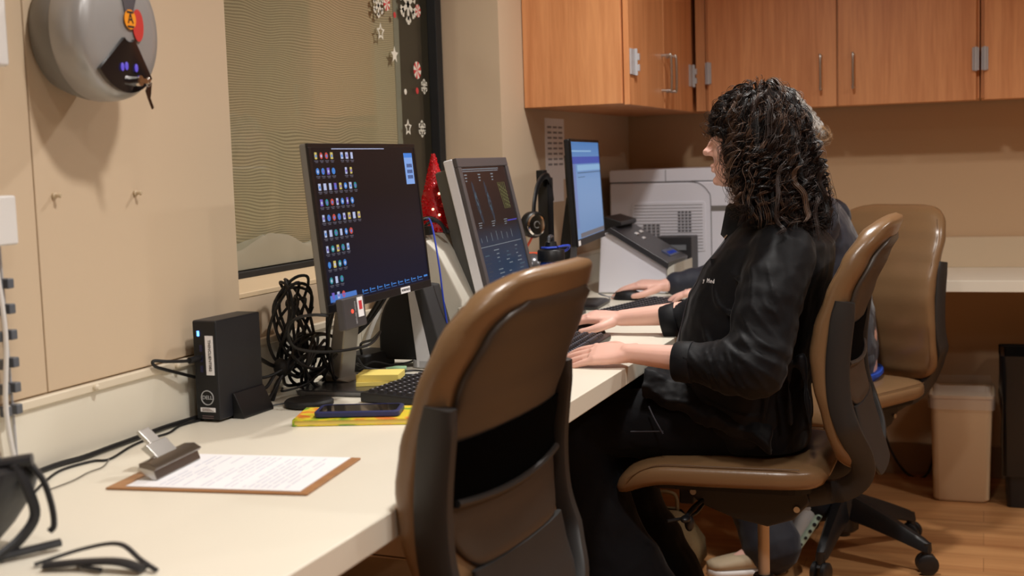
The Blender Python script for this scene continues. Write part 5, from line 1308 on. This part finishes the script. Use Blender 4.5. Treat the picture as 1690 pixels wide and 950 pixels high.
for pts, r_f in FO:
    pp = [onj(q, -r_f*.15) for q in catmull([onj(q, 0) for q in pts], 6)]
    m.tube(pp, [r_f*.4, r_f, r_f*.9, r_f*.3], 8, round_end=True)
bpy.data.objects.remove(jk); jk = part('jacket', m, M_jacket, p1, world=True, fix=False); remesh(jk, .004, 4, .5); bake(jk)
for sd, (el, cf, r_c) in enumerate(((J['el'][0], V(-.655, 2.815, .878), .0425), (J['el'][1], V(-.815, 3.358, .895), .0425))):
    d = (cf-el).normalized(); m = MB()
    q = [(-.040, r_c+.004), (-.038, r_c+.0055), (-.002, r_c+.0035), (.002, r_c+.001), (.001, r_c-.003), (-.030, r_c-.002)]
    U = d.cross(V(0, 0, 1)).normalized(); B = d.cross(U)
    m.loft([[cf+d*a+(U*math.cos(2*PI*j/30)+B*math.sin(2*PI*j/30))*r for j in range(30)] for a, r in q]); part('cuff', m, M_jacket, jk, smooth=True, angle=70)
# hem panel lying over the thigh
m = MB(); rings = []
for i in range(15):
    u = i/14; x = -.755+.30*u; zt = .795-.120*u+.006*math.sin(i*1.7); 
    rings.append([(x, Yc-.192-.004*math.sin(i), zt-.018), (x, Yc-.205+.006*math.sin(i*1.3), zt+.01), (x, Yc-.17, zt+.050), (x, Yc-.03, zt+.062), (x, Yc+.14, zt+.05), (x, Yc+.14, zt+.0), (x, Yc-.1, zt+.0)])
m.loft(rings); hm = part('jacket_hem', m, M_jacket, jk, fix=True); remesh(hm, .005, 6, .5); wrinkle(hm, .014, .05); bake(hm)
# collar: open flaps round the neck
def collar(parent, c, rx, ry, tilt, mt):
    m = MB(); rings_o = []; N = 28
    vs = []; fs = []
    for i in range(N+1):
        a = R(28)+(2*PI-R(56))*i/N        # opening towards the face (-x)
        ca, sa = -math.cos(a), math.sin(a)
        fr = .5+.5*math.cos(a)            # 1 at the front
        zb = c[2]+tilt*(-ca)*0-.010-.03*fr; zt = c[2]+.036+.004*fr
        x, y = ca*rx-.018*fr, sa*ry
        row = [(c[0]+x*1.03, c[1]+y*1.03, zb), (c[0]+x*1.0, c[1]+y*1.0, zt-.008), (c[0]+x*1.06, c[1]+y*1.06, zt), (c[0]+x*1.16, c[1]+y*1.16, zt-.008), (c[0]+x*1.34, c[1]+y*1.34, zb+.004), (c[0]+x*1.22, c[1]+y*1.22, zb-.006)]
        rings_o.append(row)
    m.loft(rings_o); o = part('collar', m, mt, parent, smooth=True, angle=60)
    return o
collar(jk, (-.497, Yc, 1.185), .062, .066, 0, M_jacket)
# front zipper line and small white lettering on the chest
bj = bvh(jk)
m = MB(); m.tube([onj(q, .0012) for q in catmull([(-.578, Yc-.050, 1.165), (-.604, Yc-.075, 1.11), (-.650, Yc-.09, 1.06), (-.68, Yc-.095, 1.00), (-.70, Yc-.10, .94), (-.71, Yc-.11, .88), (-.71, Yc-.12, .82)], 8)], .0018, 6)
part('zipper', m, mat('zip_grey', (70, 70, 76), .4, metal=.5), jk, smooth=True)
m = MB(); m.tube([onj(q, .004) for q in ((-.572, Yc-.055, 1.188), (-.578, Yc-.06, 1.170), (-.588, Yc-.065, 1.150))], .0022, 6); part('zipper_pull', m, M_chrome, jk, smooth=True)
q_ = bj.find_nearest(Vector((-.605, Yc-.16, 1.052))); nn = q_[1]; ux = Vector((0, 0, 1)).cross(nn).normalized()
Mt = frame(q_[0]+nn*-.004, ux, nn.cross(ux))
m = MB(Mt); text_mb(m, 'y Med', .0145, Matrix.Translation((0, 0, .006)), depth=.0006, space=1.35); part('chest_lettering', m, M_paper, jk, label='small white embroidered lettering')
# trousers
m = MB()
m.loft([ringf(c, (1, 0, 0), (0, 1, 0), a, b_, 26, 2.5) for c, a, b_ in [((-.50, Yc, .648), .10, .17), ((-.505, Yc, .70), .118, .178), ((-.505, Yc, .78), .115, .165), ((-.50, Yc, .86), .10, .15)]])
for sd in (0, 1):
    hp, kn, an = J['hip'][sd], J['kn'][sd], J['an'][sd]
    limbtube(m, [hp+V(.03, 0, 0), hp*.5+kn*.5, kn+V(.02, 0, 0)], [.092, .088, .078], 22, 8)
    limbtube(m, [kn+V(.01, 0, -.005), kn*.6+an*.4+V(-.03, 0, -.01), an*.8+kn*.2, an+V(0, 0, .02)], [.084, .100, .108, .110], 22, 8, fold=.006)
tr_ = part('trousers', m, M_trouser, p1, world=True, fix=False); remesh(tr_, .006, 6, .5); wrinkle(tr_, .014, .11); bake(tr_)
m = MB(); m.tube([(-.735, 2.868, .762), (-.72, 2.860, .735), (-.70, 2.860, .70)], .0018, 6, smooth=4); m.tube([(-.78, 2.868, .70), (-.70, 2.864, .705)], .0014, 6); part('pocket_seam', m, mat('seam_light', (52, 52, 60), .7), tr_, smooth=True)
def shoe(parent, heel, toe, up, mt, msole, name='shoe', w=.046, holes=False, sub=None):
    heel = V(*heel); toe = V(*toe); f = (toe-heel).normalized(); L = (toe-heel).length; u = V(*up); u = (u-f*u.dot(f)).normalized(); s = f.cross(u)
    m = MB(); rings = []
    for i in range(15):
        t_ = i/14; hw = w*(.62+.38*math.sin(min(1, t_*1.15)*PI*.62))*math.sqrt(max(.05, 1-max(0, (t_-.86)/.15)**2))*math.sqrt(max(.1, min(1, (t_+.03)/.1)))
        hh = (.052 if t_ < .35 else .052-.030*((t_-.35)/.65))*(.75+.25*min(1, t_/.1)); c = heel+f*L*t_+u*(hh*.5+.018)
        rings.append(ringf(c, s, u, hw, hh*.62, 20, 2.4))
    m.loft(rings); m.tube([heel+f*L*.16+u*.05, heel+f*L*.18+u*.085], [.040, .038], 18, flat=1.1)
    o = part(name, m, mt, parent, smooth=True, angle=80, world=(parent.parent is None))
    m = MB(); rings = []
    for i in range(15):
        t_ = i/14; hw = (w+.004)*(.62+.38*math.sin(min(1, t_*1.15)*PI*.62))*math.sqrt(max(.05, 1-max(0, (t_-.86)/.15)**2))*math.sqrt(max(.1, min(1, (t_+.03)/.1)))
        rings.append(ringf(heel+f*L*t_+u*.010, s, u, hw, .014, 20, 3.4))
    m.loft(rings); so = part('sole', m, msole, o, smooth=True, angle=60)
    if holes:
        for sg in (-1, 1):
            m = MB()
            for k in range(7):
                t_ = .10+.13*k
                hw = (w+.004)*(.62+.38*math.sin(min(1, t_*1.15)*PI*.62)); c = heel+f*L*t_+u*.011+s*sg*(hw-.001)
                m.cyl(c, c+s*sg*.004, .0075-.0006*k, n=12)
            part('sole_holes', m, M_blackm, so)
    m = MB()
    for k in range(4): c = heel+f*L*(.42+.09*k)+u*(.066-.006*k); m.tube([c-s*.024, c+u*.003, c+s*.024], .002, 6)
    part('laces', m, mt, o)
    return o
M_shoe = mat('shoe_dark', (60, 58, 56), .7)
for sd in (0, 1): a_ = J['an'][sd]; shoe(p1, (a_.x+.07, a_.y, .004), (a_.x-.18, a_.y, .004), (0, 0, 1), M_shoe, M_black)
# hair
H1 = hair_mat('hair_black_brown', (26, 21, 20), .42); H2 = hair_mat('hair_brown', (50, 36, 30), .45); H3 = hair_mat('hair_light_brown', (92, 68, 52), .48)
m = MB(); m.ell((-.484, Yc, 1.388), (.094, .088, .108), 28, 18); m.ell((-.462, Yc, 1.29), (.072, .092, .12), 28, 18); m.ell((-.42, Yc, 1.215), (.062, .098, .06), 24, 14)
hb = part('hair', m, mat('hair_under', (20, 16, 15), .95, spec=.05), p1, world=True, fix=False); remesh(hb, .006, 4, .5); wrinkle(hb, .012, .03); bake(hb)
env = [((-.506, Yc, 1.382), (.102, .092, .118)), ((-.468, Yc, 1.285), (.076, .098, .13)), ((-.452, Yc, 1.20), (.072, .110, .075)), ((-.45, Yc, 1.09), (.12, .19, .065))]
def len1(fx, sy, z, rg):
    if fx > .42: return rg.uniform(.06, .10)
    if fx > .05: return rg.uniform(.20, .33)
    return rg.uniform(.26, .42)
def floor1(p, rg): return 1.15 if p[0] > -.46 else 1.19 if p[0] > -.52 else 1.225 if p[0] > -.545 else 1.395
P = grow((-.508, Yc, 1.385), (.088, .078, .088), env, 460, 13, 70, len1, PI, (.007, .014), (.045, .095), floor1, 3, back_bias=.06, clump=.0048, face_clip=(-.562, 1.39))
S = len(P); rg = np.random.default_rng(2)
mi = np.repeat(rg.choice([0, 0, 0, 0, 1, 1, 1, 2], size=S//13), 13)
strands('hair_strands', p1, [H1, H2, H3], P, rg.uniform(.0004, .0009, S), mi)
# finer stray curls on the outside
P = grow((-.508, Yc, 1.385), (.094, .084, .094), [(c, tuple(v*1.07 for v in r)) for c, r in env], 240, 3, 70, len1, PI, (.008, .017), (.035, .07), floor1, 8, back_bias=.06, clump=.010, face_clip=(-.578, 1.385))
S = len(P); mi = np.repeat(rg.choice([0, 1, 2, 2], size=S//3), 3)
strands('hair_strands', p1, [H1, H2, H3], P, rg.uniform(.0003, .0006, S), mi)

# ---------------------------------------------------------------- farther person, navy scrubs
Y2 = 4.30
J = dict(root=(-.45, Y2, 0), head=V(-.675, Y2, 1.432), yaw=PI, chest=V(-.50, Y2, 1.12), neck=V(-.575, Y2, 1.245),
    torso=[((-.43, Y2, .62), .10, .15), ((-.44, Y2, .74), .11, .155), ((-.46, Y2, .90), .10, .135), ((-.49, Y2, 1.04), .11, .155), ((-.515, Y2, 1.13), .08, .15), ((-.525, Y2, 1.19), .055, .07)],
    sh=[V(-.50, 4.13, 1.11), V(-.50, 4.47, 1.11)], el=[V(-.62, 4.05, .94), V(-.78, 4.42, .93)], wr=[V(-.805, 4.00, .905), V(-1.025, 4.24, .905)],
    hand=[dict(f=(-.99, .0, -.05), u=(0, 0, 1), ts=1, curl=(.35, .35, .35, .35)), dict(f=(-1, -.10, -.02), u=(0, -.15, 1), ts=-1, curl=(.2, .25, .3, .34), spread=.03, tc=.6)],
    hip=[V(-.45, 4.22, .665), V(-.45, 4.39, .665)], kn=[V(-.88, 4.18, .64), V(-.88, 4.44, .64)], an=[V(-.64, 4.04, .11), V(-.53, 4.28, .22)], toe=[V(-.74, 3.99, .05), V(-.58, 4.22, .07)])
p2 = make_person('person in navy scrubs with grey-blond hair in a bun seated farther back', J)
M_navy = mat('navy_scrubs', (24, 28, 42), .7, sheen=.2, bump=.2, bscale=40, bdist=.003)
m = MB()
m.loft([ringf(c, (1, 0, 0), (0, 1, 0), a, b_, 28, 2.5) for c, a, b_ in [((-.44, Y2, .60), .105, .175), ((-.45, Y2, .70), .125, .18), ((-.46, Y2, .82), .120, .175), ((-.485, Y2, .94), .125, .178), ((-.51, Y2, 1.05), .125, .195), ((-.525, Y2, 1.12), .105, .185), ((-.535, Y2, 1.17), .085, .13), ((-.54, Y2, 1.20), .062, .08)]])
for sd, cf in ((0, V(-.785, 4.00, .905)), (1, V(-.985, 4.26, .908))):
    sh, el = J['sh'][sd], J['el'][sd]
    limbtube(m, [sh, sh*.5+el*.5, el], [.072, .066, .058], 20, 8, fold=.006); limbtube(m, [el, el*.5+cf*.5, cf], [.056, .050, .036], 20, 8, fold=.006)
sc = part('scrub_jacket', m, M_navy, p2, world=True, fix=False); remesh(sc, .006, 5, .5); wrinkle(sc, .012, .08); bake(sc)
m = MB(); m.loft([ringf((-.44+.0, Y2, z_), (1, 0, 0), (0, 1, 0), a, .180, 28, 2.5) for z_, a in ((.60, .118), (.615, .13), (.625, .128))]); part('blue_hem', m, mat('royal_blue', (30, 70, 170), .6), sc, smooth=True)
m = MB()
for sd in (0, 1):
    hp, kn, an = J['hip'][sd], J['kn'][sd], J['an'][sd]
    limbtube(m, [hp+V(.03, 0, 0), hp*.5+kn*.5, kn], [.088, .082, .068], 20, 8); limbtube(m, [kn, kn*.55+an*.45, an+V(0, 0, -.02)], [.074, .080, .092], 20, 8, fold=.005)
tr2 = part('trousers', m, mat('navy_trousers', (22, 25, 36), .75, sheen=.15), p2, world=True, fix=False); remesh(tr2, .007, 5, .5); wrinkle(tr2, .012, .1); bake(tr2)
M_sg = mat('sneaker_grey', (190, 188, 186), .7, bump=.3, bscale=200); M_ss = mat('sneaker_sole', (186, 206, 186), .55)
shoe(p2, (-.495, 4.25, .165), (-.60, 4.17, .012), (-.72, -.28, .45), M_sg, M_ss, w=.046, holes=True)
shoe(p2, (-.60, 4.05, .004), (-.83, 3.95, .004), (0, 0, 1), mat('sneaker_tan', (176, 158, 130), .7), M_white, w=.046)
H4 = hair_mat('hair_grey_blond', (150, 130, 110), .42); H5 = hair_mat('hair_silver', (206, 202, 196), .4); H6 = hair_mat('hair_ash', (84, 72, 62), .42)
m = MB(); m.ell((-.652, Y2, 1.458), (.092, .082, .096), 24, 16); m.ell((-.605, Y2, 1.40), (.06, .07, .06), 20, 12); m.ell((-.507, Y2, 1.388), (.026, .028, .028), 16, 12)
hb = part('hair', m, H6, p2, world=True, fix=False); remesh(hb, .006, 3, .5); bake(hb)
env = [((-.652, Y2, 1.455), (.094, .084, .100))]
P = grow((-.645, Y2, 1.458), (.086, .078, .09), env, 340, 4, 26, lambda fx, sy, z, rg: rg.uniform(.09, .15), PI, (.003, .006), (.03, .06), lambda p, rg: 1.36, 5, back_bias=.35, clump=.006)
S = len(P); strands('hair_strands', p2, [H4, H5, H6], P, rg.uniform(.0007, .0012, S), np.repeat(rg.choice([0, 1, 1, 1, 1, 2], size=S//4), 4))
# bun
bp_ = []
for i in range(150):
    d = rg.normal(size=3); d /= np.linalg.norm(d); e = np.cross(d, rg.normal(size=3)); e /= np.linalg.norm(e)
    a = np.linspace(0, rg.uniform(1.5, 3.6), 22); r0 = rg.uniform(.024, .031)
    bp_.append(np.array([-.507, Y2, 1.390])+(np.cos(a)[:, None]*d+np.sin(a)[:, None]*e)*(r0+np.linspace(0, rg.uniform(0, .016), 22)**1.0)[:, None])
strands('hair_bun', p2, [mat('hair_bun_tan', (176, 138, 98), .45), H4], np.array(bp_), rg.uniform(.0007, .0013, 150), rg.integers(0, 2, 150))
# khaki quilted bag on the floor under the desk
t = thing('floor_bag', 'khaki quilted bag standing on the floor under the desk behind the trouser leg', 'bag', (-.98, 4.02, 0))
M_kh = mat('khaki_quilt', (112, 92, 60), .8, bump=.6, bscale=70, bdist=.006)
m = MB(); m.loft([rrect(a, b_, .04, 6, z_) for z_, a, b_ in ((.001, .10, .07), (.03, .125, .085), (.09, .12, .08), (.15, .085, .06), (.19, .05, .03))]); part('body', m, M_kh, t, smooth=True, angle=80)
m = MB(); m.tube([(-.04, 0, .18), (-.03, 0, .24), (.03, 0, .24), (.04, 0, .18)], .006, 8, smooth=6); part('handle', m, M_kh, t, smooth=True)
